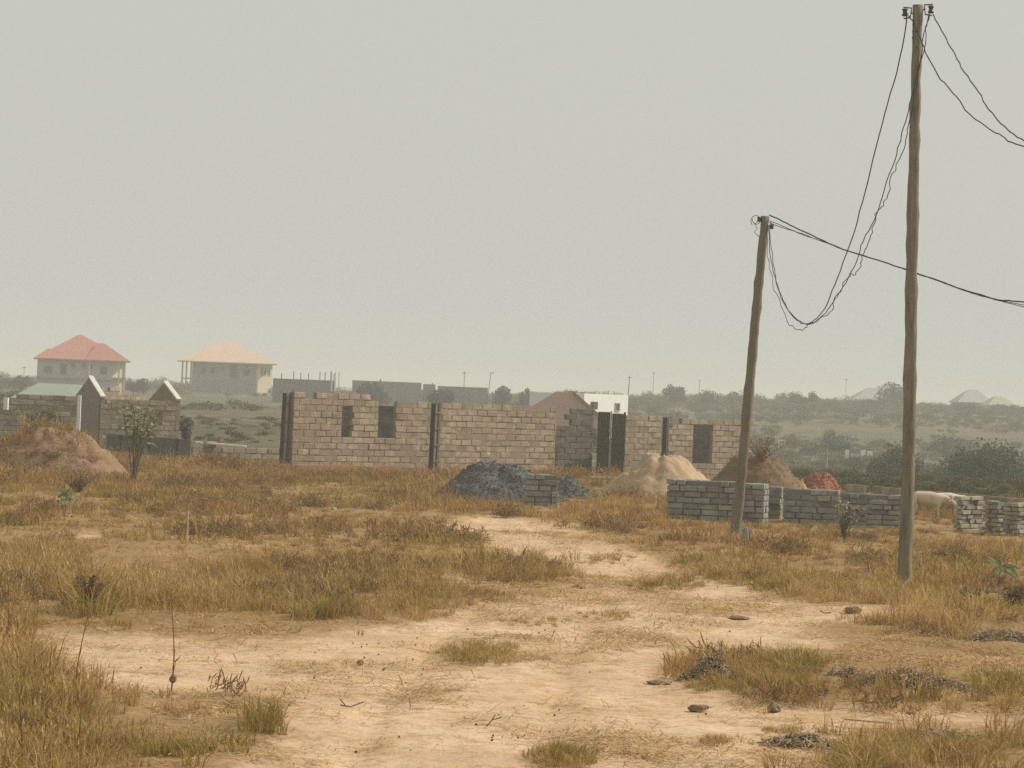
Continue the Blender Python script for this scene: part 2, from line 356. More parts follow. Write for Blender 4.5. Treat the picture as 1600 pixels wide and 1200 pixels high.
# ------------------------------------------------------------------ block walls
def on_line(p0, p1, px, py):
    """distance along the line p0-p1 (plan) where the photo column px crosses it"""
    k = ab(px, py)[0]/F; dx, dy = p1.x - p0.x, p1.y - p0.y
    return (k*p0.y - p0.x)/(dx - k*dy)*math.hypot(dx, dy)
BLK = {}
def blk(m, d, h, key):
    k = (m.name, round(d, 3), round(h, 3))
    if k not in BLK: BLK[k] = [rough_box('block', .44, d, h - .016, m, 100 + i) for i in range(4)]
    return BLK[k]
def block_wall(name, label, cat, p0, p1, top, z0, m=None, mm=None, thick=.15, hrow=.2, openings=(), lblk=.455, group=None, seed=1, ragged=.35, missing=()):
    """running-bond wall from p0 to p1; top(s) gives the height along it. Every block is a part; the joints are one recessed part"""
    m = m or M_block; mm = mm or M_mortar
    L = math.hypot(p1.x - p0.x, p1.y - p0.y); rz = math.atan2(p1.y - p0.y, p1.x - p0.x)
    o = empty(name, (p0.x, p0.y, z0), rz, label, cat, group); r = random.Random(seed); o['kind'] = 'thing'
    mort = MB(); n = int(max(top(s*L/20) for s in range(21))/hrow + .5); meshes = blk(m, thick, hrow, name)
    for i in range(n):
        zc = (i + .5)*hrow; s = -(.5*lblk if i % 2 else 0)
        while s < L - .05:
            segs = [(max(s, 0), min(s + lblk, L))]
            for a, b, za, zb in openings:
                if za < zc < zb:
                    ns = []
                    for (u, v) in segs:
                        if v <= a or u >= b: ns.append((u, v))
                        else:
                            if u < a: ns.append((u, a))
                            if v > b: ns.append((b, v))
                    segs = ns
            for u, v in segs:
                if v - u < .07: continue
                tp = top((u + v)/2)
                if zc > tp: continue
                if zc + hrow > tp and r.random() < ragged*.5: continue
                c = child('block', r.choice(meshes), o, ((u + v)/2, thick/2 + r.uniform(-.012, .012), zc + r.uniform(-.007, .007)),
                          (0, r.uniform(-.02, .02), math.pi*(r.random() < .5) + r.uniform(-.02, .02)), ((v - u - r.uniform(.006, .03))/.44, 1, r.uniform(.93, 1.02)))
                mort.box(u, v, r.choice((.003, .012, .018)), thick - .014, zc - hrow/2, zc + hrow/2 - .004)
            s += lblk
    mort.build('mortar', mm, o)
    return o, L

WA, WB = at(457, 735, 91), at(1176, 745, 106)
WA.z = WB.z = 0
WD = (WB - WA).normalized()
def wl_(px, py=690): return on_line(WA, WB, px, py)
def wpt(s, back=0): p = WA + WD*s; return Vector((p.x - WD.y*back, p.y + WD.x*back, 0))
def wz(s): p = wpt(s); return min(gz(p.x, p.y) - .1, -.08)
s_a, s_b = wl_(457), wl_(671); s_c, s_d = wl_(681), wl_(868); s_e, s_f = wl_(977), wl_(1033); s_g, s_h = wl_(1044), wl_(1176)
def section(nm, lb, sa, sb, h0, h1, opens, seed, ragged=.16):
    L = sb - sa
    return block_wall(nm, lb, 'wall', wpt(sa), wpt(sb), lambda s: h0 + (h1 - h0)*s/L, wz((sa + sb)/2), openings=[(a - sa, b - sa, za, zb) for a, b, za, zb in opens], seed=seed, ragged=ragged, group='sections of the unfinished block wall')
section('block_wall', 'unfinished tan block wall with two narrow window openings between timber formwork columns', s_a, s_b, 2.62, 2.47,
        [(wl_(533), wl_(549), 1.2, 2.25), (wl_(590), wl_(617), 1.2, 2.7)], 3)
section('block_wall', 'windowless block wall with uneven top behind the grey gravel pile', s_c, s_d, 2.45, 2.42, [], 5)
section('block_wall', 'short block wall between the dark sheet gate and a formwork column', s_e, s_f, 2.45, 2.4, [], 7, .2)
section('block_wall', 'block wall with one unfinished window behind the brown earth mound', s_g, s_h, 2.42, 2.42, [(wl_(1083), wl_(1113), .8, 2.2)], 9, .3)
# inner walls seen through the openings
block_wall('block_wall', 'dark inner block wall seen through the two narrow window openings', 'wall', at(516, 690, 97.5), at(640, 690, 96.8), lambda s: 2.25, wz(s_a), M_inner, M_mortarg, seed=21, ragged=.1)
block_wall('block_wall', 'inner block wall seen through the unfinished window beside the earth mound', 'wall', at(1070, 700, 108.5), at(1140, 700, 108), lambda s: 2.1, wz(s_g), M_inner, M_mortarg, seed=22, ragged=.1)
# return wall in the gap (its shade is put into the dark block colour)
q0 = at(867, 700, 100.5); q1 = at(926, 700, 101.5)
LQ = math.hypot(q1.x - q0.x, q1.y - q0.y); cut = LQ*.34
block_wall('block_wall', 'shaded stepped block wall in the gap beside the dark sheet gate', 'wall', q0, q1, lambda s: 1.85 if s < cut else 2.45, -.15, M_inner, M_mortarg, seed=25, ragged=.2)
# formwork columns
def column(label, px, w, y0, y1, d, lean, nb):
    b = at(px, y1, d); tpt = at(px, y0, d); h = tpt.z - b.z
    o = empty('formwork_column', (b.x, b.y, b.z), math.atan2(WD.y, WD.x), label, 'column', 'timber formwork columns'); o.rotation_euler.y = lean
    for i in range(nb):
        x = -w/2 + w*(i + .5)/nb; bw = w/nb*.36
        hh = h + .06*((i*7) % 3 - 1)
        MB().box(x - bw, x + bw, -.14 - .02*(i % 2), -.105 - .02*(i % 2), 0, hh).build('plank', M_plank if i % 2 == 0 else M_formwork, o)
    MB().box(-w/2 + .04, w/2 - .04, -.10, .12, 0, h - .05).build('concrete_core', M_dark, o)  # core coloured near-black to darken the recess between planks
    for k in range(4):
        z = h*(.15 + .23*k); MB().box(-w/2 - .03, w/2 + .03, -.175, -.165 + .002*k, z, z + .05).build('batten', M_formwork, o)
    return o
column('tall timber formwork column at the end of the wall with two window openings', 447, .50, 612, 736, 91.2, R(1.2), 4)
column('dark timber formwork column between the windowed wall and the gravel pile', 676, .26, 628, 738, 95.2, R(.6), 2)
column('dark formwork column rising behind the sand pile', 1038.5, .26, 650, 748, 103, R(.2), 2)
# brick-red soil band and a pale broken slab at the wall foot
o = tag(MB().prism([(0,0),(.55,.02),(.85,.16),(.42,.22),(.2,.13),(0,.1)], 0, .3).build('concrete_lump', M_sand), 'small pale broken slab lying at the foot of the windowed wall', 'rubble')
o.location = at(548, 738, 89)
o = tag(MB().box(-2.3, 2.6, 0, .5, 0, .22).build('wall_footing', mat('reddish_footing', (.33, .165, .11), .95, (.26, .14, .09), 2)), 'low reddish earth-stained footing along the windowed wall', 'footing')
o.location = at(520, 738, 90.4); o.rotation_euler.z = math.atan2(WD.y, WD.x)
o = tag(MB().box(0, 1.6, 0, .35, 0, .12).build('plinth_slab', M_concrete), 'pale concrete plinth strip at the foot of the formwork column by the gravel', 'slab'); o.location = at(680, 743, 92.5)
o = tag(MB().box(0, .07, 0, .07, 0, .38).build('marker_post', M_peg), 'short white marker post beside the gravel pile', 'post'); o.location = at(686, 744, 92)
o = tag(MB().box(0, 1.5, 0, .8, 0, .10).build('threshold_slab', M_concrete), 'pale concrete threshold slab below the dark sheet gate', 'slab'); o.location = at(922, 750, 96)
o = tag(MB().box(0, 1.1, 0, .3, 0, .07).build('pale_plank', M_peg), 'pale plank lying between gravel pile and sand pile', 'plank'); o.location = at(906, 764, 86)
# dark sheet gate
g0 = at(931, 742, 101); go = empty('sheet_gate', (g0.x, g0.y, g0.z), R(-8), 'dark grey-green corrugated sheet gate between two block walls', 'gate')
def corr(x0, x1, h):
    mb = MB(); n = 24; vs = []; fs = []
    for i in range(n + 1):
        x = x0 + (x1 - x0)*i/n; y = .018*(1 if (i // 2) % 2 else -1)
        vs += [(x, y, 0), (x, y, h), (x, y + .006, 0), (x, y + .006, h)]
    for i in range(n):
        a = 4*i; fs += [(a, a+4, a+5, a+1), (a+2, a+3, a+7, a+6)]
    return mb.add(vs, fs)
corr(0, .43, 2.22).build('leaf', M_metal, go); corr(.50, .90, 2.18).build('leaf', M_metal, go)
MB().box(.44, .49, -.05, .03, 0, 2.25).build('frame_post', M_concrete, go); MB().box(.91, .98, -.05, .04, 0, 2.24).build('frame_post', M_dark, go)
MB().box(0, .9, .03, .06, 1.1, 1.16).build('rail', M_metal, go)

# ------------------------------------------------------------------ left compound
d0 = 114; ph = R(28); c0 = at(155, 690, d0); c0.z = 0; u1 = Vector((math.cos(ph), math.sin(ph), 0)); u2 = Vector((-math.sin(ph), math.cos(ph), 0))
c1 = c0 + u1*on_line(c0, c0 + u1, 281, 650); c2 = c0 + u2*on_line(c0, c0 + u2, 115, 650); zt = at(155, 622, d0).z; LG = (c2 - c0).length; z_l = -.55
bh = zt - z_l
wo, _ = block_wall('gable_house', 'unroofed block house with two plain gable ends behind the dark fence', 'house', c0, c1, lambda s: bh + .02, z_l, openings=[((c1-c0).length*.63, (c1-c0).length*.78, 1.35, 1.95)], seed=31, ragged=.05)
M_gab = mat('gable_render', (.27, .235, .185), .95, (.215, .185, .145), 3)
for base, sgn in ((c0, 0), (c1, 1)):
    pk = at(137, 590, d0 + 3).z - z_l if not sgn else at(258, 598, 122).z - z_l
    mb = MB().prism([(0, 0 if not sgn else .3), (LG, 0 if not sgn else .3), (LG, bh - .03), (LG*.48, pk), (0, bh + .01)], 0, .16)
    w = mb.build('gable_wall', M_gab, wo)
    w.location = wo.matrix_basis.inverted() @ Vector((base.x, base.y, z_l)) if False else (0 if not sgn else (c1-c0).length - .16, .0, 0)
    w.rotation_euler.z = math.pi/2; 
    if not sgn: w.location.x = .16
    else: w.location.x = (c1-c0).length
    # strip added along one slope, coloured pale to paint sunlight on that edge
    cp = MB().prism([(-.06, bh + .012), (LG*.48, pk + .012), (LG*.48, pk + .09), (-.08, bh + .08)], -.02, .18).build('coping', M_sunedge, wo)
    cp.rotation_euler.z = math.pi/2; cp.location = w.location
block_wall('block_wall', 'low hazy block wall rising behind the unroofed gable house', 'wall', at(158, 640, 138), at(238, 640, 142), lambda s: 2.9 - .12*s, -.6, seed=33)
block_wall('block_wall', 'dark rough block wall with a bricked window left of the gable house', 'wall', at(-60, 650, 108), at(121, 650, 109.5), lambda s: 2.35, -.45, M_blocklow, M_mortar, openings=[(2.62, 3.2, 1.3, 1.9)], seed=35)
o = tag(MB().box(0, .16, 0, .2, 0, .45).build('pillar_stub', M_white), 'short whitish pillar stub on the dark wall', 'pillar'); o.location = at(5, 640, 107)
o = tag(MB().box(0, .13, 0, .12, 0, 1.3).build('pale_post', M_white), 'thin pale post against the shaded gable', 'post'); o.location = at(119, 672, 107)
gr = empty('green_roof_shed', at(85, 640, 150), R(4), 'low shed with pale grey-green sheet roof behind the dark wall', 'shed')
MB().add([(-2.2,-1,.55),(1.7,-1,.5),(1.3,1.2,1.35),(-1.0,1.2,1.35),(-2.2,-1,.50),(1.7,-1,.45),(1.3,1.2,1.30),(-1.0,1.2,1.30)], [(0,1,2,3),(7,6,5,4),(0,4,5,1),(1,5,6,2),(2,6,7,3),(3,7,4,0)]).build('roof', M_greenroof, gr)
MB().box(-2, 1.5, -.8, 1.2, -2.2, .44).build('wall', M_shade, gr)
# dark panel fence
f0 = at(166, 724, 97); f1 = at(300, 724, 97.5); fe = empty('panel_fence', (f0.x, f0.y, min(f0.z, gz(f0.x, f0.y)) - .1), 0, 'dark grey panel fence behind the leafy shrub', 'fence')
W = f1.x - f0.x; H = at(230, 681, 97).z - fe.location.z
for i in range(6):
    MB().box(W*i/6 + .012, W*(i + 1)/6 - .012, 0, .05, 0, H - .012*i).build('panel', M_panel, fe)
    MB().box(W*i/6 - .03, W*i/6 + .03, -.03, -.002, 0, H + .02 - .012*i).build('post', M_dark if i % 2 else M_panel, fe)
p0 = at(301, 720, 99); p1 = at(440, 722, 101)
block_wall('low_wall', 'low hazy block wall with a white coping beside the dark fence', 'wall', p0, p1, lambda s: .95 - .07*s, -.35, M_blocklow, seed=41)
o = tag(MB().box(0, 1.75, 0, .22, 0, .05).build('coping_slab', M_white), 'long white slab lying on the low wall', 'slab'); o.location = at(305, 692, 99.3); o.rotation_euler.y = R(2.6)

# ------------------------------------------------------------------ stacks of blocks
def stack(label, px0, px1, ytop, ybase, d, rz, rows, deep=2, hb=.145, bl=.40, seed=1, m=None, end_m=None):
    b = gnd((px0 + px1)/2, ybase) if d is None else at((px0 + px1)/2, ybase, d); dd = b.y
    wid = (px1 - px0)*dd/F; p = at(px0, ybase, dd); z0 = gz(p.x, p.y) - .04
    ht = at((px0+px1)/2, ytop, dd).z - z0; hb = ht/rows
    o = empty('block_stack', (p.x, p.y, z0), rz, label, 'block stack', 'stacks of grey concrete blocks'); r = random.Random(seed)
    n = max(1, round(wid/math.cos(rz)/bl)); bl = wid/math.cos(rz)/n; ms = blk(m or M_blockgrey, .19, hb, 'stack')
    MB().box(.05, n*bl - .05, .05, max(.12, deep*.205 - .06), 0, rows*hb - .03).build('core', M_mortarg, o)  # unseen filler added, dark grey so gaps between blocks look shaded
    for row in range(rows):
        for j in range(deep):
            x = 0; gone = r.randint(0, n) if row == rows - 1 and r.random() < .6 else -1
            while x < n*bl - .05:
                l = r.choice((.40, .40, .40, .21, .21, .30)); l = min(l, n*bl - x)
                if n*bl - x - l < .12: l = n*bl - x
                if int(x/bl) == gone: x += l; continue
                child('block', r.choice(ms), o, (x + l/2 + r.uniform(-.012, .012), .1 + j*.205 + r.uniform(-.05, .05), (row + .5)*hb),
                      (r.uniform(-.02, .02), r.uniform(-.025, .025), r.uniform(-.09, .09)), ((l - r.uniform(.008, .028))/.44, 1, .99))
                x += l
    return o
stack('long grey block stack in front of the sand pile', 1040, 1152, 750, 812, None, R(-9), 7, 3, seed=1)
stack('grey block stack directly behind the leaning pole', 1152, 1192, 755, 815, None, R(-16), 7, 3, seed=2)
stack('small grey block stack between the leaning pole and the brown mound', 1196, 1219, 760, 813, 68, R(-12), 6, 2, seed=3)
stack('grey block stack under the red laterite heap, with flat dark top', 1222, 1308, 764, 817, 67, R(-8), 6, 3, seed=4)
stack('low uneven grey block stack beside the tall pole', 1311, 1358, 770, 822, 67, R(-10), 6, 2, seed=5)
stack('crooked grey block stack touching the tall pole', 1359, 1410, 773, 824, 66, R(12), 7, 2, seed=6)
stack('pale block stack beside the cows', 1501, 1546, 776, 834, 66, R(48), 8, 1, seed=7, m=M_blocklow)
stack('narrow pale block stack, second from the cows', 1559, 1576, 783, 838, 65.2, R(48), 8, 2, seed=8, m=M_blocklow)
stack('pale block stack at the edge of the picture', 1590, 1640, 787, 844, 64.2, R(48), 8, 2, seed=9, m=M_blocklow)
stack('small grey block stack leaning against the gravel pile', 822, 872, 741, 793, 69.5, R(10), 6, 2, seed=10)
block_wall('low_wall', 'low pale block wall running behind the cows and block stacks', 'wall', at(1306, 800, 82), at(1680, 820, 72), lambda s: .62, -.08, M_blocklow, seed=51, ragged=.1, thick=.14)

# ------------------------------------------------------------------ heaps
def heap(name, label, cat, px, py, d, rx, ry, h, m, pk=1.15, seed=1, bumps=.10, px_off=0, flat=0):
    c = at(px, py, d); z0 = gz(c.x, c.y) - .06; mb = MB(); nr_, na = 34, 72; vs = []; fs = []
    rr = np.linspace(0, 1, nr_); aa = np.linspace(0, 2*math.pi, na, endpoint=False)
    X = rr[:, None]*np.cos(aa)[None]; Y = rr[:, None]*np.sin(aa)[None]
    rad = 1 + .22*(fbm(np.cos(aa)*1.2 + 5, np.sin(aa)*1.2 + 5, seed, 3) - .5)[None]
    prof = np.clip(1 - np.maximum(rr - flat, 0)/(1 - flat), 0, 1)[:, None]
    Z = h*prof**pk*(1 + .5*(fbm(X*2 + 9, Y*2 + 9, seed + 3, 3) - .5)) + bumps*(fbm(X*9 + 3, Y*9 + 3, seed + 8, 3) - .5)*np.minimum(1, 4*(1 - rr))[:, None]
    AA = np.repeat(aa[None], nr_, 0); Z = Z*(1 + .17*(fbm(np.cos(AA)*6 + 20, np.sin(AA)*5 + 20 + rr[:, None]*1.2, seed + 31, 3) - .5)*np.minimum(1, 2.5*rr)[:, None])
    X = X*rx*rad; Y = Y*ry*rad
    for i in range(nr_):
        for j in range(na): vs.append((X[i, j], Y[i, j], Z[i, j] if i < nr_ - 1 else -.05))
    for i in range(nr_ - 1):
        for j in range(na):
            a, b = i*na + j, i*na + (j + 1) % na; fs.append((a, a + na, b + na, b))
    mb.add(vs, fs); o = mb.build(name, m, smooth=True); o.location = (c.x, c.y, z0); tag(o, label, cat)
    return o, (X, Y, Z)
def stones(parent, XYZ, m, n, s0, s1, seed, name='loose_stones'):
    X, Y, Z = XYZ; r = np.random.default_rng(seed); mb = MB()
    base = [Vector(v) for v in ((1,0,0),(-1,0,0),(0,1,0),(0,-1,0),(0,0,1),(0,0,-1))]; F8 = [(0,2,4),(2,1,4),(1,3,4),(3,0,4),(2,0,5),(1,2,5),(3,1,5),(0,3,5)]
    for _ in range(n):
        i = min(X.shape[0] - 2, int(math.sqrt(r.random())*X.shape[0])); j = r.integers(X.shape[1]); k = r.random()
        c = Vector((X[i,j]*k + X[i+1,j]*(1-k), Y[i,j]*k + Y[i+1,j]*(1-k), Z[i,j]*k + Z[i+1,j]*(1-k)))
        sz = s0 + (s1 - s0)*r.random()**2; q = Vector(r.normal(size=3)).to_track_quat('Z', 'Y')
        mb.add([c + q @ (v*sz*(.6 + .6*r.random())) for v in base], F8)
    o = mb.build(name, m, parent); o['kind'] = 'stuff'; return o
h_, g_ = heap('gravel_pile', 'dark grey crushed stone pile in front of the windowless block wall', 'gravel pile', 780, 765, 74, 1.9, 1.5, 1.0, M_gravel, .95, 3, .25, flat=.30); stones(h_, g_, M_gravel, 2600, .02, .06, 1)
h_, g_ = heap('gravel_pile', 'small low grey gravel pile beside the little block stack', 'gravel pile', 882, 772, 77, .95, .8, .66, M_gravel, 1.0, 5, .16); stones(h_, g_, M_gravel, 900, .02, .05, 2)
h_, g_ = heap('sand_pile', 'yellow sand pile between the sheet gate and the long block stack', 'sand pile', 1034, 770, 79, 1.95, 1.5, 1.2, M_sand, .92, 7, .24, flat=.24); stones(h_, g_, M_sand, 260, .012, .03, 3, 'loose_lumps')
h_, g_ = heap('sand_pile', 'low tail of yellow sand beside the brown mound', 'sand pile', 1088, 765, 81, .75, .9, .68, M_sand, 1.0, 8, .15)
EM = heap('earth_mound', 'brown earth mound with dead weeds behind the leaning pole', 'earth mound', 1180, 775, 84, 1.6, 1.3, 1.22, M_earth2, .8, 11, .25, flat=.38)
stones(EM[0], EM[1], M_earth2, 500, .015, .035, 4, 'loose_clods')
h_, g_ = heap('laterite_heap', 'bright red laterite heap behind the grey block stacks', 'laterite heap', 1280, 775, 88, .92, .8, .70, M_red, .95, 13, .24, flat=.25); stones(h_, g_, M_red, 800, .02, .06, 5, 'loose_lumps')
heap('sand_pile', 'tiny orange sand heap at the side of the red laterite', 'sand pile', 1252, 775, 86, .34, .3, .56, M_orange, .9, 14, .08)
LM = at(72, 752, 80)
h_, LG_ = heap('earth_mound', 'big reddish brown earth mound overgrown with dry grass by the leafy shrub', 'earth mound', 72, 752, 80, 2.25, 1.9, 1.4, M_earth, .80, 17, .3, flat=.26); stones(h_, LG_, M_earth, 600, .015, .04, 6, 'loose_clods')
LMZ = h_.location.z

# ------------------------------------------------------------------ poles and wires
def pole(label, bx, by, tx, ty, d, r0, r1, m, wob, seed):
    b = gnd(bx, by) if d is None else at(bx, by, d); d = b.y; tp = at(tx, ty, d); z0 = gz(b.x, b.y) - .25
    o = empty('utility_pole', (b.x, b.y, z0), 0, label, 'utility pole', 'wooden utility poles'); mb = MB(); n = 40; pts = []; rad = []
    rr = random.Random(seed)
    for i in range(n + 1):
        k = i/n; z = (tp.z - z0)*k
        pts.append(((tp.x - b.x)*k + wob*math.sin(k*5.2)*(1 - k) + rr.uniform(-.006, .006), wob*.6*math.sin(k*4 + 1), z))
        rad.append(r0 + (r1 - r0)*k + rr.uniform(-.005, .005) + (.012 if rr.random() < .12 else 0))
    mb.tube(pts, rad, 16); mb.build('shaft', m, o, smooth=True)
    return o, Vector((tp.x - b.x, 0, tp.z - z0))
P1, T1 = pole('tall weathered wooden pole with two insulators beside the cows', 1412.5, 917, 1434.5, 8, None, .112, .072, M_pole, .035, 4)
D1 = P1.location.y
def spool(o, side, c, z_off=0):
    s = side; x = c.x + s*.075; z = c.z + z_off; br = MB()
    br.tube([(c.x + s*.02, -.02, z - .10), (x + s*.03, -.02, z - .10), (x + s*.04, -.02, z - .17), (x + s*.14, -.02, z - .185)], .012, 6)
    br.tube([(x + s*.03, -.02, z - .10), (x + s*.025, -.02, z - .02), (x + s*.15, -.02, z - .015)], .012, 6)
    b = br.build('insulator_bracket', M_iron, o)
    MB().tube([(x + s*.125, -.02, z - k) for k in (.035, .05, .065, .09, .115, .13, .15)], [.035, .052, .034, .032, .034, .054, .035], 12).build('spool', M_insul, b, smooth=True)
spool(P1, -1, T1, -.03); spool(P1, 1, T1, .03)
for k in range(3): MB().tube([(T1.x - .08, -.05 - .001*k, T1.z - .30 - .1*k), (T1.x + .0, -.09, T1.z - .42 - .13*k), (T1.x + .075, -.04, T1.z - .55 - .16*k)], .008, 5).build('tie_wire', M_wire, P1)
P2, T2 = pole('shorter leaning wooden pole among the grey block stacks', 1147, 836, 1196, 338, None, .115, .085, M_pole2, .02, 9)
D2 = P2.location.y
for sx, zz in ((-1, -.02), (1, -.16)):
    b = MB().tube([(T2.x, -.05, T2.z + zz - .05), (T2.x + sx*.14, -.06, T2.z + zz - .05)], .016, 6).build('insulator_bracket', M_iron, P2)
    MB().tube([(T2.x + sx*.13, -.06, T2.z + zz + k) for k in (-.10, -.08, -.05, -.02, .0)], [.03, .05, .03, .05, .03], 10).build('spool', M_insul, b, smooth=True)
lp = []
for k in range(26):
    a = k/25*2*math.pi*1.15; lp.append((T2.x - .18 - .09*math.cos(a) - .03*k/25, -.03, T2.z - .06 - .002*k - .10*math.sin(a)))
MB().tube(lp, .007, 5).build('wire_loop', M_wire, P2)
MB().tube([(T2.x - .08, -.05, T2.z - .02), (T2.x - .22, -.05, T2.z - .18), (T2.x - .16, -.05, T2.z - .26), (T2.x - .22, -.05, T2.z - .33), (T2.x - .10, -.06, T2.z - .45)], .008, 5).build('wire_loop', M_wire, P2)
MB().tube([(T2.x + .10, -.05, T2.z - .12), (T2.x + .17, -.05, T2.z - .2), (T2.x + .10, -.05, T2.z - .26)], .012, 5).build('wire_loop', M_wire, P2)

def spline(ps, n):                                    # Catmull-Rom through the points
    out = []; P = [ps[0]] + list(ps) + [ps[-1]]
    for i in range(1, len(P) - 2):
        for k in range(n):
            t = k/n; a, b, c, d = P[i-1], P[i], P[i+1], P[i+2]
            out.append(.5*((2*b) + (c - a)*t + (2*a - 5*b + 4*c - d)*t*t + (3*b - a - 3*c + d)*t**3))
    out.append(ps[-1]); return out
def wire(label, pts, r=.0095, kink=.012, seed=1, group='overhead wires'):
    r_ = random.Random(seed); q = spline([Vector(p) for p in pts], 6); off = Vector(); res = []
    for i, p in enumerate(q):
        off = off*.6 + Vector((r_.uniform(-1,1), 0, r_.uniform(-1,1)))*kink
        res.append(p + (off if 1 < i < len(q) - 2 else Vector()))
    o0 = res[0]; o = MB().tube([p - o0 for p in res], r, 6).build('overhead_wire', M_wire, smooth=True); o.location = o0
    return tag(o, label, 'wire', group)
X1, X2 = at(1418, 20, D1).x, at(1198, 345, D2).x
def sagd(px, py):                                    # the wire hangs in the vertical plane between the two poles
    k = ab(px, py)[0]/F; sl = (X2 - X1)/(D2 - D1); d = (X1 - sl*D1)/(k - sl); return at(px, py, min(max(d, D1 - .2), D2 + .2))
wire('slack wire hanging lowest from the spool on the sky side of both poles', [sagd(*p) for p in ((1418,20),(1407,85),(1383,178),(1355,285),(1330,375),(1304,445),(1283,488),(1262,505),(1240,494),(1222,465),(1207,415),(1200,350))], seed=2)
wire('slack wire from the outer spool of the tall pole, middle of the three', [sagd(*p) for p in ((1452,20),(1438,90),(1421,160),(1406,220),(1386,282),(1367,335),(1346,385),(1326,432),(1302,472),(1282,496),(1262,506),(1243,498),(1224,468),(1209,420),(1202,352))], r=.008, kink=.02, seed=3)
wire('kinked slack wire with a dip to the lowest loop between the poles', [sagd(*p) for p in ((1453,22),(1439,95),(1423,170),(1411,225),(1396,270),(1383,312),(1373,330),(1360,372),(1350,398),(1338,425),(1325,434),(1308,468),(1290,492),(1265,508),(1246,514),(1228,500),(1212,460),(1200,400),(1198,352))], r=.007, kink=.03, seed=4)
wire('wire leaving the tall pole below the top towards the picture edge', [at(*p) for p in ((1420,24,D1),(1440,66,D1-.3),(1462,110,D1-1),(1490,148,D1-1.6),(1520,181,D1-2.4),(1560,209,D1-3.2),(1600,231,D1-4),(1700,268,D1-6),(1850,290,D1-9),(2050,280,D1-12),(2300,230,D1-14),(2900,60,D1-16))], r=.0095, seed=5, kink=.015)
wire('wire leaving the outer spool of the tall pole towards the picture edge', [at(*p) for p in ((1458,22,D1),(1476,56,D1-.5),(1495,92,D1-1),(1520,132,D1-1.8),(1545,170,D1-2.4),(1575,201,D1-3.2),(1605,222,D1-4),(1700,262,D1-6),(1850,288,D1-9),(2050,275,D1-12),(2300,225,D1-14),(2900,55,D1-16))], r=.0095, seed=6, kink=.015)
for i, (dy, lb) in enumerate(((0, 'thick twisted cable running behind the tall pole from the leaning pole'), (9, 'thin lower wire beside the twisted cable from the leaning pole'), (12, 'faint lowest wire joining the twisted cable from the leaning pole'))):
    pts = [(1202, 336 + dy, D2)] + [(px, py + dy*max(0, (1320 - px)/120)*.9 + (i - 1)*1.3*(px > 1540)*(px - 1540)/20, D2 - (px - 1200)*.006) for px, py in ((1235,352),(1270,368),(1310,386),(1360,403),(1415,421),(1470,440),(1520,457),(1560,469),(1600,476),(1700,500),(1900,530),(2300,540),(2900,500))]
    wire(lb, [at(*p) for p in pts], r=.014 if not i else .008, seed=20 + i, kink=.008)

# ------------------------------------------------------------------ plants
def tree(name, label, px, py_base, d, w, h, m, n=1400, leaf=.16, trunk=.25, seed=1, cat='tree', group=None, lobes=14, base=None):
    c = at(px, py_base, d); z0 = min(c.z, gz(c.x, c.y)) - .2 if base is None else base; r = random.Random(seed)
    h = h + (c.z - z0)
    o = empty(name, (c.x, c.y, z0), 0, label, cat, group)
    tk = MB(); tk.tube([(0,0,0), (.04*w*r.uniform(-1,1), 0, h*.25), (.06*w*r.uniform(-1,1), 0, h*.6)], [w*.035 + .03, w*.028 + .02, .02], 7)
    cl = []
    for i in range(lobes):
        a = r.uniform(0, 2*math.pi); q = math.sqrt(r.random())*.36*w; zz = h*(trunk + (1 - trunk)*(.25 + .6*r.random()*(1 - .5*q/(.36*w))))
        s = w*r.uniform(.14, .24); cl.append((Vector((q*math.cos(a), q*math.sin(a)*.9, zz)), s))
        tk.tube([(0, 0, h*trunk*.7), (q*.5*math.cos(a), q*.5*math.sin(a), h*trunk + (zz - h*trunk)*.5), (q*math.cos(a), q*math.sin(a)*.9, zz)], [.02 + w*.012, .015 + w*.006, .008], 5)
    tk.build('trunk', M_bark, o)
    cr = MB()
    for i in range(n):
        cc, s = r.choice(cl); v = Vector((r.gauss(0,1), r.gauss(0,1), r.gauss(0,1))).normalized(); p = cc + v*s*(r.random()**.4)*Vector((1,1,.8)).length/1.62
        if p.z > h*1.03: p.z = h*r.uniform(.9, 1.03)
        if p.z < h*trunk*.5: p.z = h*trunk*r.uniform(.5, 1)
        cr.leaf(p, v + Vector((r.gauss(0,.6), r.gauss(0,.6), r.gauss(0,.6))), Vector((r.gauss(0,1), r.gauss(0,1), r.gauss(0,1))), leaf*r.uniform(.7, 1.5), leaf*r.uniform(.5, .9), r.random())
    cr.build('crown', m, o)
    return o
tree('bushy_tree', 'round dark green bushy tree behind the tall pole', 1402, 756, 185, 4.0, 2.8, M_leafdark, 4200, .17, .08, 1, lobes=20)
tree('bushy_tree', 'broad dark green tree above the low wall at the picture edge', 1545, 768, 180, 6.2, 3.3, M_leafdark, 6500, .18, .08, 2, lobes=26)
tree('bushy_tree', 'low dark green bush joining the two big trees behind the cows', 1462, 768, 178, 3.2, 1.5, M_leafdark, 1500, .16, .05, 3)
tree('bushy_tree', 'dark green bushy tree cut by the picture edge', 1625, 772, 176, 4.5, 2.6, M_leafdark, 2200, .18, .08, 24)
tree('hazy_tree', 'hazy grey-green tree above the red laterite heap', 1303, 722, 330, 4.4, 3.6, M_leafgrey, 1500, .28, .1, 4)
tree('hazy_tree', 'lower hazy tree left of the grey-green one above the red heap', 1265, 722, 325, 3.4, 2.2, M_leafgrey, 1000, .26, .08, 5)
tree('hazy_tree', 'small hazy bush low behind the two big dark trees', 1482, 706, 340, 5.2, 1.9, M_leafgrey, 1100, .3, .08, 6)
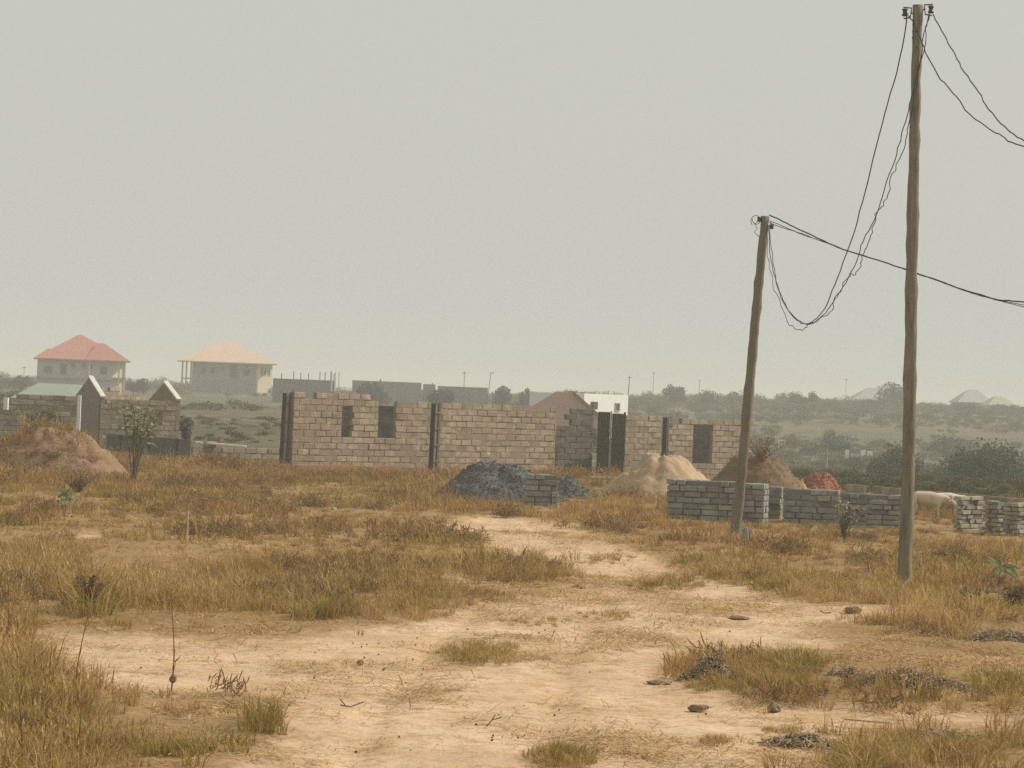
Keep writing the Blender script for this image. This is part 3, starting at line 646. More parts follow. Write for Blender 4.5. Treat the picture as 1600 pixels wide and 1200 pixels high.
tree('ridge_tree', 'round dark tree standing up from the ridge beside a thin mast', 1055, 630, 520, 5.2, 4.0, M_leafgrey, 1400, .38, .1, 7)
tree('ridge_tree', 'small square-topped tree left of the pink house roof', 822, 628, 420, 2.6, 2.4, M_leafgrey, 800, .3, .1, 8)
tree('ridge_tree', 'dark tree crown at the foot of the red-roofed house', 216, 606, 440, 3.6, 2.2, M_leafgrey, 900, .32, .1, 9)
tree('ridge_tree', 'hazy tree left of the red-roofed house', 34, 606, 440, 3.2, 2.2, M_leafgrey, 900, .32, .1, 10)
tree('ridge_tree', 'hazy tree crown cut by the picture corner left of the red-roofed house', -4, 606, 470, 4.4, 2.0, M_leafgrey, 900, .32, .1, 25)
tree('ridge_tree', 'dark tree mass between the grey roofs on the far ridge', 1395, 632, 560, 8.0, 4.0, M_leafgrey, 1700, .42, .1, 11)
for i, (px, py, d, w, h) in enumerate(((580,612,360,4.5,1.5),(690,615,350,3.5,1.3),(785,618,400,4,1.6),(905,622,430,3.2,1.6),(945,620,420,3.5,1.5),(1105,628,520,5,2.2),(1150,628,520,5,2.4),(1245,632,540,4.5,2.8),(1268,632,540,3.2,2.8),(1512,645,560,6.5,1.9),(1570,648,555,6.5,1.8),(1350,640,560,6.0,1.9))):
    lb = ['low scrub tree beside the long hazy wall', 'low scrub tree between the two hazy long walls', 'low tree between the hazy wall and the pink house', 'low tree crown directly above the pink roof', 'low tree behind the white building',
          'low ridge tree right of the thin mast', 'ridge tree left of the leaning pole', 'left one of two upright ridge trees right of the leaning pole', 'right one of two upright ridge trees right of the leaning pole',
          'low bush in front of the pale hip-roofed ridge house', 'low bush in front of the lower pale house at the ridge end', 'low bush in front of the grey ridge house beside the tall pole'][i]
    tree('ridge_tree', lb, px, py, d, w, h, M_leafgrey, 700, .34, .1, 40 + i)

def shrub(label, px, py, h, w, nst, m, ll, nleaf, seed, bare=.45, name='leafy_shrub', d=None, leafw=.55, stem_m=None, cat='shrub', up=1.0, sr=1.0, ex=.7):
    b = gnd(px, py) if d is None else at(px, py, d); r = random.Random(seed); o = empty(name, (b.x, b.y, gz(b.x, b.y) - .03), 0, label, cat)
    lv = MB(); st = MB()
    for i in range(nst):
        a = r.uniform(0, 2*math.pi); hh = h*r.uniform(.78, 1.0); q = w*.5*r.uniform(.25, 1)
        tp = Vector((math.cos(a)*q, math.sin(a)*q*.8, hh*.9)); mid = Vector((tp.x*.35 + r.uniform(-.05,.05)*w, tp.y*.35, hh*.48))
        pts = spline([Vector((tp.x*.06, tp.y*.06, 0)), mid*.6 + Vector((tp.x*.02,0,-.0)), mid + Vector((tp.x*.2, tp.y*.2, hh*.1)), tp], 4)
        rad = [sr*(.020*h/2*(1 - .75*k/(len(pts)-1)) + .004) for k in range(len(pts))]
        s = MB().tube(pts, rad, 6).build('stem', stem_m or M_bark, o)
        for k in range(nleaf):
            t = bare + (1 - bare)*r.random()**ex; p = pts[min(len(pts)-1, int(t*(len(pts)-1)))]
            v = Vector((r.gauss(0,1), r.gauss(0,1), r.gauss(.2,.8))).normalized(); p = p + v*r.uniform(0, 1)*max(.05*h*w, .5*ll)
            lv.leaf(p, Vector((r.gauss(0,.6), r.gauss(0,.6) - .3, 1)), v + Vector((0,0,up*r.random())), ll*r.uniform(.7, 1.25), ll*leafw*r.uniform(.8, 1.1), r.random())
    lv.build('foliage', m, o); return o
shrub('tall leafy shrub with bare stems standing before the brown mound and dark fence', 208, 757, 2.5, 1.45, 6, M_leafbright, .19, 30, 3, .62)
shrub('tiny bright green sprout in dry grass below the brown mound', 100, 812, .62, .35, 3, M_leafbright, .16, 7, 5, .7, 'sprout', cat='sprout')
shrub('single-stemmed sapling with a rosette of long leaves at the picture edge', 1559, 948, .74, .16, 1, M_leafbright, .22, 17, 6, .92, 'sapling', leafw=.32, cat='sapling', up=.9)
shrub('pale silvery shrub in front of the grey stacks beside the tall pole', 1318, 842, .95, .85, 11, M_leafpale, .075, 30, 8, .35)
shrub('small green shrub tip peeking over the grey block stack by the red heap', 1300, 812, .85, .35, 5, M_leafbright, .09, 14, 9, .7)
shrub('climbing green shrub on the dark wall left of the gable house', 62, 690, 1.9, 1.3, 9, M_leafdark, .13, 40, 10, .45, d=106)
shrub('small dark bush behind the fence right of the gable house', 290, 700, 1.6, .9, 8, M_leafgrey, .14, 40, 11, .2, d=122)
shrub('dead weedy brush on top of the brown mound behind the leaning pole', 1190, 722, .85, 1.9, 30, M_drybrush, .06, 22, 12, .2, d=83, stem_m=M_stalk, sr=.55)
bpy.data.objects[[x.name for x in bpy.data.objects if x.get('label','').startswith('dead weedy')][0]].location.z = at(1195, 722, 83).z
for i, (px, py, lb, w, h) in enumerate(((1516,950,'dark brown dry bush left of the sapling', .6,.38),(1588,952,'dark brown dry bush right of the sapling at the picture edge', .7,.42),(138,958,'dark purplish brown dry bush in the left grass field', .5,.55),(120,770,'dry bush at the foot of the big brown mound', 1.2,.62))):
    shrub(lb, px, py, h, w, 26, foliage('dark_dry_leaf%d' % i, (.10,.07,.04), (.26,.18,.10), None, 2, .2), .055, 26, 60 + i, .02, 'dry_bush', stem_m=M_stalk, cat='bush', sr=.6, ex=1.3)

def weed(label, px, py, h, seed, heads=True):
    b = gnd(px, py); r = random.Random(seed); o = empty('dry_weed', (b.x, b.y, gz(b.x, b.y) - .02), 0, label, 'weed', 'dry weed stalks')
    top = Vector((r.uniform(-.06,.06), r.uniform(-.05,.05), h)); pts = spline([Vector((0,0,0)), Vector((r.uniform(-.02,.02), 0, h*.4)), top], 5)
    MB().tube(pts, [.008*(1 - .6*k/(len(pts)-1)) for k in range(len(pts))], 5).build('stem', M_stalk, o)
    tw = MB()
    for k in range(r.randint(3, 6)):
        p = pts[r.randint(3, len(pts)-1)]; v = Vector((r.uniform(-1,1), r.uniform(-1,1), r.uniform(.8,2))).normalized()*r.uniform(.06,.2)*h
        tw.tube([p, p + v*.5 + Vector((0,0,-.01)), p + v], [.005, .004, .002], 4)
    tw.build('twigs', M_stalk, o)
    if heads: MB().tube([pts[2] + Vector((0,0,-.03)), pts[2], pts[2] + Vector((.01,0,.035)), pts[2] + Vector((0,0,.06))], [.008, .035, .03, .006], 8).build('seed_ball', M_clod, o)
    return o
weed('tall bare weed stalk with a dark ball on its stem, on the pale litter', 268, 1078, .92, 1)
weed('thin upright weed stalk left of the ball-bearing stalk', 122, 1095, .80, 2, False)
weed('brown weed stalk at the edge of the left grass', 14, 1010, .52, 3, False)
weed('forked weed stalk at the bottom corner of the picture', 34, 1195, .55, 4, False)
weed('second forked weed stalk by the bottom corner', 66, 1192, .48, 5, False)
weed('short weed stalk in the bottom grass beside the corner stalks', 92, 1198, .38, 6, False)
weed('dry weed stalk in front of the gravel-side grass', 505, 948, .35, 7, False)

# ------------------------------------------------------------------ small things on the track
def clod(name, label, cat, px, py, w, h, m, seed, elong=1.0, rz=0):
    b = gnd(px, py); mb = MB(); bm = bmesh.new(); bmesh.ops.create_icosphere(bm, subdivisions=3, radius=1); r = random.Random(seed); ox = r.uniform(0, 50)
    vs = []
    for v in bm.verts:
        k = 1 + .9*(float(fbm(np.array([v.co.x*1.8 + ox + v.co.z]), np.array([v.co.y*1.8 + ox]), seed, 3)[0]) - .5)
        vs.append((v.co.x*w/2*k*(1 + .6*(elong - 1)), v.co.y*w/2*k, (v.co.z*.9 + .25)*h*k*1.1))
    fs = [tuple(x.index for x in f.verts) for f in bm.faces]; bm.free(); mb.add(vs, fs)
    o = mb.build(name, m); o.location = (b.x, b.y, gz(b.x, b.y) - .02); o.rotation_euler.z = rz; return tag(o, label, cat)
def sticks(parent, w, d, h, n, m, seed, name='stalks', L=.28):
    r = random.Random(seed); mb = MB()
    for _ in range(n):
        x, y = r.gauss(0, w*.22), r.gauss(0, d*.22); z = max(.01, h*math.exp(-(x/w*3)**2 - (y/d*3)**2)*r.uniform(.3, 1.0)); a = r.uniform(0, math.pi*2); l = L*r.uniform(.4, 1.1); el = r.gauss(.05, .3)
        v = Vector((math.cos(a)*math.cos(el), math.sin(a)*math.cos(el), math.sin(el)))*l/2; c = Vector((x, y, z))
        mb.tube([c - v, c + Vector((0,0,r.uniform(-.01,.02))), c + v], [.006, .008, .004], 4, r.random(), False)
    o = mb.build(name, m, parent); o['kind'] = 'stuff'; return o
o = clod('root_clod', 'dark uprooted clod with grey dead stalks beside the green tuft on the track', 'clod', 1112, 1060, .24, .12, M_clod, 3, 1.2); sticks(o, .55, .45, .26, 420, M_grey_stalk, 4, L=.2)
o = clod('brush_heap', 'long low heap of grey dead stalks on the right of the track', 'brush heap', 1415, 1072, .42, .11, M_clod, 6, 2.6); sticks(o, 1.5, .8, .20, 700, M_grey_stalk, 7, L=.24)
o = clod('brush_heap', 'small grey brush heap left of the long brush heap', 'brush heap', 1325, 1058, .22, .07, M_clod, 8, 1.8); sticks(o, .6, .5, .12, 160, M_grey_stalk, 9, L=.2)
o = clod('brush_heap', 'faint heap of dead stalks at the bottom beside the green tuft', 'brush heap', 1255, 1158, .26, .05, M_clod, 10, 2.4); sticks(o, .8, .6, .09, 240, M_grey_stalk, 11, L=.18)
o = clod('brush_heap', 'grey dead brush at the picture edge below the sapling', 'brush heap', 1568, 1000, .4, .07, M_clod, 12, 2.2); sticks(o, 1.4, .9, .16, 320, M_grey_stalk, 13, L=.22)
o = clod('brush_heap', 'grey twiggy heap at the picture edge near the bottom', 'brush heap', 1470, 1152, .3, .05, M_clod, 14, 2.6); sticks(o, 1.2, .7, .09, 240, M_grey_stalk, 15, L=.18)
clod('stone', 'flat dark stone on the track edge below the tall pole', 'stone', 1331, 954, .17, .055, M_clod, 21, 1.5)
clod('stone', 'small dark stone on the bare track below the green tuft row', 'stone', 1090, 1102, .10, .035, M_clod, 22, 2.2)
clod('stone', 'dark flat clod left of the uprooted root clod', 'stone', 1030, 1063, .13, .025, M_clod, 23, 2.6)
clod('stone', 'rounded grey stone at the end of the thin grass strip on the track', 'stone', 1208, 1104, .10, .05, M_clod, 24, 1.4)
clod('stone', 'long flat brown clod across the middle of the track', 'stone', 1152, 966, .15, .03, M_clod, 25, 2.4)
clod('stone', 'small dark clod on the track beside the left field tip', 'stone', 905, 918, .14, .035, M_clod, 26, 1.8)
clod('stone', 'little dark clod alone on the left side of the track', 'stone', 563, 1034, .06, .03, M_clod, 27, 1.2)
clod('stone', 'dark clod under the grass edge before the stacks', 'stone', 1345, 838, .5, .12, M_clod, 28, 1.5)
clod('rubble_block', 'broken pale block half buried at the foot of the leaning pole', 'block', 1163, 850, .16, .28, M_concrete, 29, 1.0)
clod('rubble_block', 'small pale broken block right of the leaning pole foot', 'block', 1173, 835, .14, .12, M_concrete, 30, 1.2)
clod('stone', 'small pale stone in the grass before the windowed wall', 'stone', 521, 798, .12, .07, M_concrete, 31, 1.2)
def twig(label, px, py, pts, r):
    b = gnd(px, py); o = MB()
    for q in pts: o.tube(q, r, 5)
    o = o.build('twig', M_stalk); o.location = (b.x, b.y, gz(b.x, b.y) + .01); return tag(o, label, 'twig')
twig('forked dark twig lying on the bare track at the left', 548, 1102, [[(-.09,0,.01),(0,-.02,.0),(.11,.05,.04)],[(-.04,0,0),(-.1,.1,.05)]], .006)
twig('thin twig standing out of the track near the bottom', 760, 1135, [[(0,0,0),(.04,0,.05),(.07,.02,.10)],[(.05,0,.06),(.12,0,.08)]], .005)
twig('curved bark strip on the track left of the flat dark stone', 1289, 959, [[(-.07,0,.03),(0,0,.0),(.08,0,.01)]], .008)
o = tag(MB().box(-.2, .2, -.025, .02, 0, .012).build('mauve_strip', M_mauve), 'thin mauve strip of litter lying on the ground by the bottom grass tuft', 'litter'); b = gnd(1355, 1128); o.location = (b.x, b.y, gz(b.x, b.y) + .02); o.rotation_euler = (0, R(2), R(-6))
o = tag(MB().tube([(0,0,0),(.004,0,.25),(0,0,.52)], [.014,.013,.012], 8).build('survey_peg', M_peg), 'thin white survey peg standing in the left grass field', 'peg'); b = gnd(292, 846); o.location = (b.x, b.y, gz(b.x, b.y) - .02)

# ------------------------------------------------------------------ cattle
def cow(label, px, yback, d, hgt, m, rz, headdown, seed):
    c = at(px, yback, d); z0 = gz(c.x, c.y); s = (c.z - z0)/1.0
    pts = {}; E = []
    V = [(0,0,.78,.20),(.28,0,.80,.235),(.58,0,.80,.23),(.82,0,.83,.20),(1.0,0,.86 - .02*headdown,.125),(1.16,0,.90 - .12*headdown,.09),(1.28,0,.93 - .24*headdown,.085),(1.42,0,.84 - .28*headdown,.06),(1.50,0,.79 - .29*headdown,.05)]
    verts = [v[:3] for v in V]; rad = [v[3] for v in V]; E = [(i, i+1) for i in range(len(V)-1)]
    def limb(root, ps):
        k = root
        for (x, y, z, r) in ps: verts.append((x, y, z)); rad.append(r); E.append((k, len(verts)-1)); k = len(verts)-1
    for sy in (-1, 1):
        limb(0, [(-.02, sy*.13, .60, .11), (.05, sy*.13, .46, .065), (-.07, sy*.13, .28, .04), (-.03, sy*.13, .05, .03), (.0, sy*.13, 0, .035)])
        limb(3, [(.82, sy*.12, .58, .085), (.80, sy*.12, .40, .05), (.83, sy*.12, .27, .036), (.82, sy*.12, .05, .028), (.84, sy*.12, 0, .034)])
    limb(0, [(-.20, 0, .86, .03), (-.25, 0, .62, .018), (-.25, 0, .38, .025)])
    me = bpy.data.meshes.new('cow'); me.from_pydata(verts, E, []); o = bpy.data.objects.new('cow', me); COL.objects.link(o)
    bm = bmesh.new(); bm.from_mesh(me); lay = bm.verts.layers.skin.verify(); bm.verts.ensure_lookup_table()
    for i, v in enumerate(bm.verts): v[lay].radius = (rad[i], rad[i]*(1.15 if i < 4 else 1)); v[lay].use_root = (i == 1)
    bm.to_mesh(me); bm.free(); me.materials.append(m)
    sk = o.modifiers.new('skin', 'SKIN'); sk.use_smooth_shade = True; sd = o.modifiers.new('sub', 'SUBSURF'); sd.levels = sd.render_levels = 2
    o.location = (c.x, c.y, z0); o.rotation_euler.z = rz; o.scale = (s, s, s)
    hx, hz = 1.27, .97 - .24*headdown
    for sy in (-1, 1):
        MB().tube([(hx, sy*.05, hz + .02), (hx - .02, sy*.12, hz + .08), (hx + .0, sy*.13, hz + .17)], [.022, .016, .005], 6).build('horn', M_horn, o, True)
        e = MB(); e.leaf((hx - .01, sy*.06, hz), (0, -.3, 1), (-.2, sy*1.0, .1), .15, .08); e.build('ear', m, o)
    return tag(o, label, 'cow', 'cattle grazing behind the grass')
cow('cream cow with lowered head standing beside the tall pole', 1431, 769, 71, .8, M_cow, R(-4), .8, 1)
cow('whitish cow half hidden between the cream cow and the pale stack', 1466, 771, 73.5, .8, M_cow2, R(10), .2, 2)

# ------------------------------------------------------------------ houses and masts far off
def win(parent, x, z, w, h, y, n=1):
    fr = MB(); t = .09
    fr.box(x - w/2 - t, x + w/2 + t, y - .08, y - .003, z - t, z).box(x - w/2 - t, x + w/2 + t, y - .08, y - .003, z + h, z + h + t)
    fr.box(x - w/2 - t, x - w/2, y - .08, y - .003, z, z + h).box(x + w/2, x + w/2 + t, y - .08, y - .003, z, z + h)
    f = fr.build('window', M_hwall, parent); MB().box(x - w/2, x + w/2, y - .03, y - .004, z, z + h).build('pane', M_dark, f); return f
def hip(x0, x1, y0, y1, z, pk, rx0, rx1, ry, th=.18):
    v = [(x0,y0,z),(x1,y0,z),(x1,y1,z),(x0,y1,z),(rx0,ry,pk),(rx1,ry,pk)]
    vs = v + [(a,b,c-th) for a,b,c in v[:4]]
    return MB().add(vs, [(0,1,5,4),(1,2,5),(2,3,4,5),(3,0,4),(0,6,7,1),(1,7,8,2),(2,8,9,3),(3,9,6,0),(6,9,8,7)])
d = 455; b = at(57, 606, d); k = d/F; zb = gz(b.x, b.y) - .5; h1 = empty('red_roof_house', (b.x, b.y, zb), R(9), 'two-storey grey house with a big red hipped roof on the far ridge', 'house')
ez = at(57, 559, d).z - zb; pkz = at(128, 523, d).z - zb; WH = 14.0
MB().box(0, WH - 2.2, 0, 9, 0, ez - .02).build('wall', M_hwall, h1)
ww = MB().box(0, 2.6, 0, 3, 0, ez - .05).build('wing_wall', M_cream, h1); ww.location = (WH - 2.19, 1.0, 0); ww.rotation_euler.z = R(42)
MB().box(-.1, WH - 2.3, -.5, -.01, ez - 3.1, ez - 2.85).build('floor_band', M_concrete, h1)
MB().box(WH - 2.2, WH - .1, .2, 2.99, ez - 2.9, ez - 2.65).build('balcony_slab', M_concrete, h1)
for yy in (.35, 2.6):
    for xx in (WH - 1.2, WH - .3): MB().box(xx - .13, xx + .13, yy - .13, yy + .13, 0, ez - .2).build('column', M_cream, h1)
for x, w, z, hh in ((1.7, 1.3, 2.3, 1.0), (4.1, .95, 2.5, 1.7), (5.6, .6, 1.3, .7), (7.2, .6, 1.35, .7), (8.4, .6, 1.4, .7), (10.4, 1.0, 2.2, 1.2)): win(h1, x, ez - z, w, hh, 0)
win(h1, 6.2, ez - 5.2, 1.8, 1.3, 0); win(h1, 2.0, ez - 5.0, 1.3, 1.0, 0)
rf = hip(-.6, WH + .5, -.9, 9.6, ez, pkz, 6.2, 6.9, 4.5).build('roof', M_redroof, h1)
hip(7.4, WH + .45, -.95, 5, ez + .03, pkz - 1.2, 9.3, 10.4, 2.0).build('hip_wing', M_redroof, rf); hip(-.55, 4.5, -.95, 5, ez + .03, ez + 1.55, 1.5, 2.4, 2.0).build('hip_wing', M_redroof, rf)
MB().box(8.05, 8.2, -.55, -.35, ez - 3.2, ez - .3).build('downpipe', M_white, h1)

d = 500; b = at(283, 608, d); zb = gz(b.x, b.y) - .8; h2 = empty('tan_roof_house', (b.x, b.y, zb), R(7), 'two-storey house with a pale tan hipped roof and cream sunlit side', 'house')
ez = at(283, 563, d).z - zb; pkz = at(358, 532, d).z - zb; WH = 15.6
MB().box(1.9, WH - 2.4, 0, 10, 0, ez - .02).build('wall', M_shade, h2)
cw = MB().box(0, 3.4, 0, 3, 0, ez - .05).build('sunlit_wing', M_cream, h2); cw.location = (WH - 2.39, -.35, 0); cw.rotation_euler.z = R(42)  # box turned sunward and coloured cream to make this side look lit
for x in (.1, .8, 1.6): MB().box(x - .14, x + .14, .1, .38, 0, ez - .19).build('column', M_concrete, h2)
MB().box(0, 1.88, 0, 9, ez - 3.2, ez - 2.95).build('balcony_slab', M_concrete, h2)
for x, w, z, hh in ((3.7, .9, 2.2, 1.2), (5.3, .9, 2.2, 1.2), (9.0, 1.3, 2.8, 2.4), (11.2, 1.0, 2.3, 1.3)): win(h2, x, ez - z, w, hh, 0)
for x in (.8, 1.6, 2.6): win(cw, x, ez - 2.0, .4, 1.1, 0)
hip(-.8, WH + .9, -1.0, 10.6, ez, pkz, 7.2, 8.6, 5).build('roof', M_tanroof, h2)

def ruin(label, px0, px1, y0, y1, d, m, posts, cat='building', name='unfinished_building'):
    a = at(px0, y1, d); c = at(px1, y1, d); z0 = min(gz(a.x, a.y), a.z) - .6; h = at(px0, y0, d).z - z0; W = c.x - a.x
    o = empty(name, (a.x, a.y, z0), R(3), label, cat); MB().box(0, W, 0, 5, 0, h).build('wall', m, o)
    for px, py in posts:
        p = at(px, py, d); MB().box(p.x - a.x - .06, p.x - a.x + .06, .3, .42, h - .3, p.z - z0).build('rebar_post', M_iron, o)
    return o
ruin('dark flat unfinished building with upright posts beside the tan-roofed house', 426, 522, 591, 612, 400, M_bluewall, [(440,583),(459,580),(470,582),(482,583),(500,581),(508,582),(517,580),(522,584)])
ruin('long pale grey flat-topped wall building on the hazy ridge', 550, 658, 594, 612, 390, M_shade, [(655,600)])
ruin('small grey block left of the thin mast on the ridge', 662, 680, 600, 612, 395, M_shade, [(676,598)])
ruin('low grey building with a leaning street lamp beside it', 685, 762, 603, 622, 370, M_shade, [])
for i, (px, n) in enumerate(((524, 3),)):
    for j in range(n):
        o = tag(MB().box(-.07, .07, -.07, .07, 0, 2.6).build('concrete_post', M_white), ['leftmost', 'middle', 'rightmost'][j] + ' of three pale thin posts right of the dark unfinished building', 'post', 'pale posts'); p = at(px + j*5.5 - 6, 608, 380); o.location = (p.x, p.y, p.z - .3)
def mast(label, px, y0, y1, d, tilt=0, arm=False, r=.07):
    b = at(px, y1, d); h = at(px, y0, d).z - b.z; o = empty('far_mast', (b.x, b.y, b.z - 1.5), 0, label, 'pole', 'far poles on the skyline')
    MB().tube([(0,0,0), (tilt*.5, 0, (h + 1.5)*.5), (tilt, 0, h + 1.5)], [r, r*.8, r*.6], 6).build('shaft', M_pole2, o)
    if arm: MB().box(tilt - .1, tilt + .5, -.04, .04, h + 1.4, h + 1.5).build('arm', M_iron, o)
    else: MB().box(tilt - .3, tilt + .3, -.04, .04, h + 1.2, h + 1.28).build('crossarm', M_iron, o)
mast('thin pole above the low grey building', 725, 580, 606, 420); mast('leaning lamp pole right of the low grey building', 762, 582, 612, 400, .35, True)
mast('thick short pole just right of the white building', 981, 587, 618, 430, .15, r=.09); mast('thin mast left of the round ridge tree', 1020, 581, 620, 560); mast('faint pole right of the round ridge tree', 1092, 593, 626, 600)
mast('faint mast left of the grey ridge roofs', 1321, 591, 628, 600); mast('faint pole far left beside the red-roofed house', 37, 572, 596, 470, r=.06)
# pink house
d = 190; a = at(800, 690, d); k = d/F; o = empty('pink_house', (a.x, a.y, -2.6), R(2), 'pink plastered house end with a low gable behind the block wall gap', 'house')
def PZ(py, px=880): return at(px, py, d).z + 2.6
xw = [(px - 800)*k for px in (800, 866, 893, 936)]
MB().prism([(0, 0), (xw[3], 0), (xw[3], PZ(648, 936)), (xw[2], PZ(613, 893)), (xw[1], PZ(612, 866)), (0, PZ(652, 800))], 0, .3).build('gable_wall', M_pink, o)
MB().add([(xw[3]+.35, -.3, PZ(655,944)), (xw[2], -.3, PZ(611,893)), (xw[2], 7, PZ(611,893)), (xw[3]+.35, 7, PZ(655,944)), (xw[3]+.35, -.3, PZ(655,944)-.12), (xw[2], -.3, PZ(611,893)-.12+.02), (xw[2], 7, PZ(611,893)-.1), (xw[3]+.35, 7, PZ(655,944)-.12)], [(0,3,2,1),(4,5,6,7),(0,1,5,4),(0,4,7,3),(1,2,6,5),(2,3,7,6)]).build('roof', M_redroof, o)
MB().box(.1, xw[3] - .1, .31, 6.8, 0, PZ(660)).build('wall', M_pink, o)
# white building
d = 235; a = at(906, 650, d); k = d/F; wb = empty('white_building', (a.x, a.y, -3), R(56), 'white flat-roofed building with a dark framed window behind the sheet gate', 'building')
W = 77*k/math.cos(R(56))*1.03; H = at(945, 616, d).z + 3; MB().box(.55, W, 0, 5, 0, H).build('wall', M_white, wb); MB().box(0, .549, .6, 5, 0, H - .05).build('recessed_wall', M_white, wb)
win(wb, (967 - 906)*k/math.cos(R(56)), at(967, 642, d).z + 3, .55, .55, 0); MB().box((931-906)*k*1.25, (940-906)*k*1.25, -.3, -.01, at(932, 640, d).z + 3, at(932, 628, d).z + 3).build('meter_box', M_dark, wb)
# ridge roofs at the right
def rroof(label, px, py0, py1, w, d, m, wallm, py_e):
    c = at(px, py1, d); k = d/F; z0 = min(gz(c.x, c.y), c.z) - .5; o = empty('ridge_house', (c.x, c.y, z0), R(5), label, 'house', 'hazy houses on the right ridge'); ez = at(px, py_e, d).z - z0; pz = at(px, py0, d).z - z0
    MB().box(-w/2 + .5, w/2 - .5, 0, 7, 0, ez).build('wall', wallm, o); hip(-w/2, w/2, -.6, 7.6, ez + .02, pz, -w*.12, w*.14, 3.5).build('roof', m, o)
    for x in (-w*.28, w*.22): win(o, x, ez - 1.6, .9, 1.0, 0)
rroof('hazy grey hip-roofed house half behind the dark ridge tree', 1370, 606, 632, 10.5, 600, M_greyroof, M_shade, 626)
rroof('pale hip-roofed house on the ridge right of the tall pole', 1524, 609, 640, 8.0, 610, M_greyroof, M_hwall, 629)
rroof('lower pale house at the right end of the ridge', 1566, 619, 642, 6.5, 600, M_hwall, M_white, 634)
# pale wall fragments in the valley
for i, (px0, px1, y0, y1, lb) in enumerate(((1321,1326,703,718,'thin whitish wall stub left of the pale ruin in the valley'), (1345,1352,703,722,'whitish pillar of the pale ruin in the valley beside the dark bush'), (1356,1363,705,718,'second whitish pillar of the pale ruin nearest the dark bush'), (1330,1345,709,717,'small reddish wall between whitish pillars in the valley'))):
    p = at(px0, y1, 300); z0 = min(gz(p.x, p.y), p.z) - .2; o = tag(MB().box(0, (px1-px0)*300/F, 0, .5, 0, at(px0, y0, 300).z - z0).build('ruin_pillar', M_white if i < 3 else M_pink), lb, 'ruin', 'ruin in the valley'); o.location = (p.x, p.y, z0)
p = at(1216, 698, 280); o = tag(MB().box(0,.08,0,.08,0,.9).box(.3,.38,0,.08,.25,.9).box(.62,.70,0,.08,.25,.9).box(.08,.70,.01,.07,.78,.88).build('gantry', M_white), 'tiny white frame standing in the hazy valley beside the mound brush', 'frame'); o.location = p - Vector((0,0,.2))
p = at(1291, 722, 190); o = tag(MB().tube([(0,0,0),(.02,0,.5),(0,0,1.15)], [.09,.06,.05], 7).build('valley_post', M_concrete), 'grey post in front of the hazy trees above the red heap', 'post'); o.location = p - Vector((0,0,.3))

# ------------------------------------------------------------------ grass and scrub (uncountable)
def src_collection(name, meshes):
    c = bpy.data.collections.new(name)
    for i, me in enumerate(meshes): c.objects.link(bpy.data.objects.new('%s_%02d' % (name, i), me))
    return c
def tuft(name, n, h, spread, lean, w, m, seed, seedhead=0.0):
    r = random.Random(seed); mb = MB()
    for i in range(n):
        a = r.uniform(0, 2*math.pi); q = spread*math.sqrt(r.random()); b = Vector((q*math.cos(a), q*math.sin(a), -.02)); a2 = a + r.gauss(0, .9)
        hh = h*r.uniform(.45, 1.1); ln = lean*r.uniform(.2, 1.5)*hh; dr = Vector((math.cos(a2), math.sin(a2), 0)); sd = Vector((-dr.y, dr.x, 0)); ww = w*r.uniform(.7, 1.3)
        fa = r.uniform(0, math.pi); sd = (sd*math.cos(fa) + dr*math.sin(fa)*.7)
        m1 = b + dr*ln*.32 + Vector((0,0,hh*.55)); tp = b + dr*ln*r.uniform(.8, 1.2) + Vector((0,0,hh*r.uniform(.75, 1.0)))
        bc = r.random(); mb.add([b - sd*ww/2, b + sd*ww/2, m1 + sd*ww*.42, m1 - sd*ww*.42, tp], [(0,1,2,3),(3,2,4)], bc)
        if r.random() < seedhead: mb.add([tp - sd*.006, tp + sd*.006, tp + Vector((0,0,.05)) + dr*.02], [(0,1,2)], 1.0)
    me = bpy.data.meshes.new(name); me.from_pydata(mb.v, [], mb.f); me.materials.append(m); a = me.attributes.new('bc', 'FLOAT', 'POINT'); a.data.foreach_set('value', mb.bc); me.update(); return me
def litter(name, n, rad, w, L, m, seed):
    r = random.Random(seed); mb = MB()
    for i in range(n):
        q = rad*math.sqrt(r.random()); a = r.uniform(0, 6.3); c = Vector((q*math.cos(a), q*math.sin(a), r.uniform(.004, .03))); b = r.uniform(0, 6.3); v = Vector((math.cos(b), math.sin(b), r.gauss(0, .18)))*L*r.uniform(.3, 1); sd = Vector((-v.y, v.x, 0)).normalized()*w/2
        mb.add([c - v - sd, c - v + sd, c + v + sd*.4, c + v - sd*.4], [(0,1,2,3)], r.random())
    me = bpy.data.meshes.new(name); me.from_pydata(mb.v, [], mb.f); me.materials.append(m); a_ = me.attributes.new('bc', 'FLOAT', 'POINT'); a_.data.foreach_set('value', mb.bc); me.update(); return me
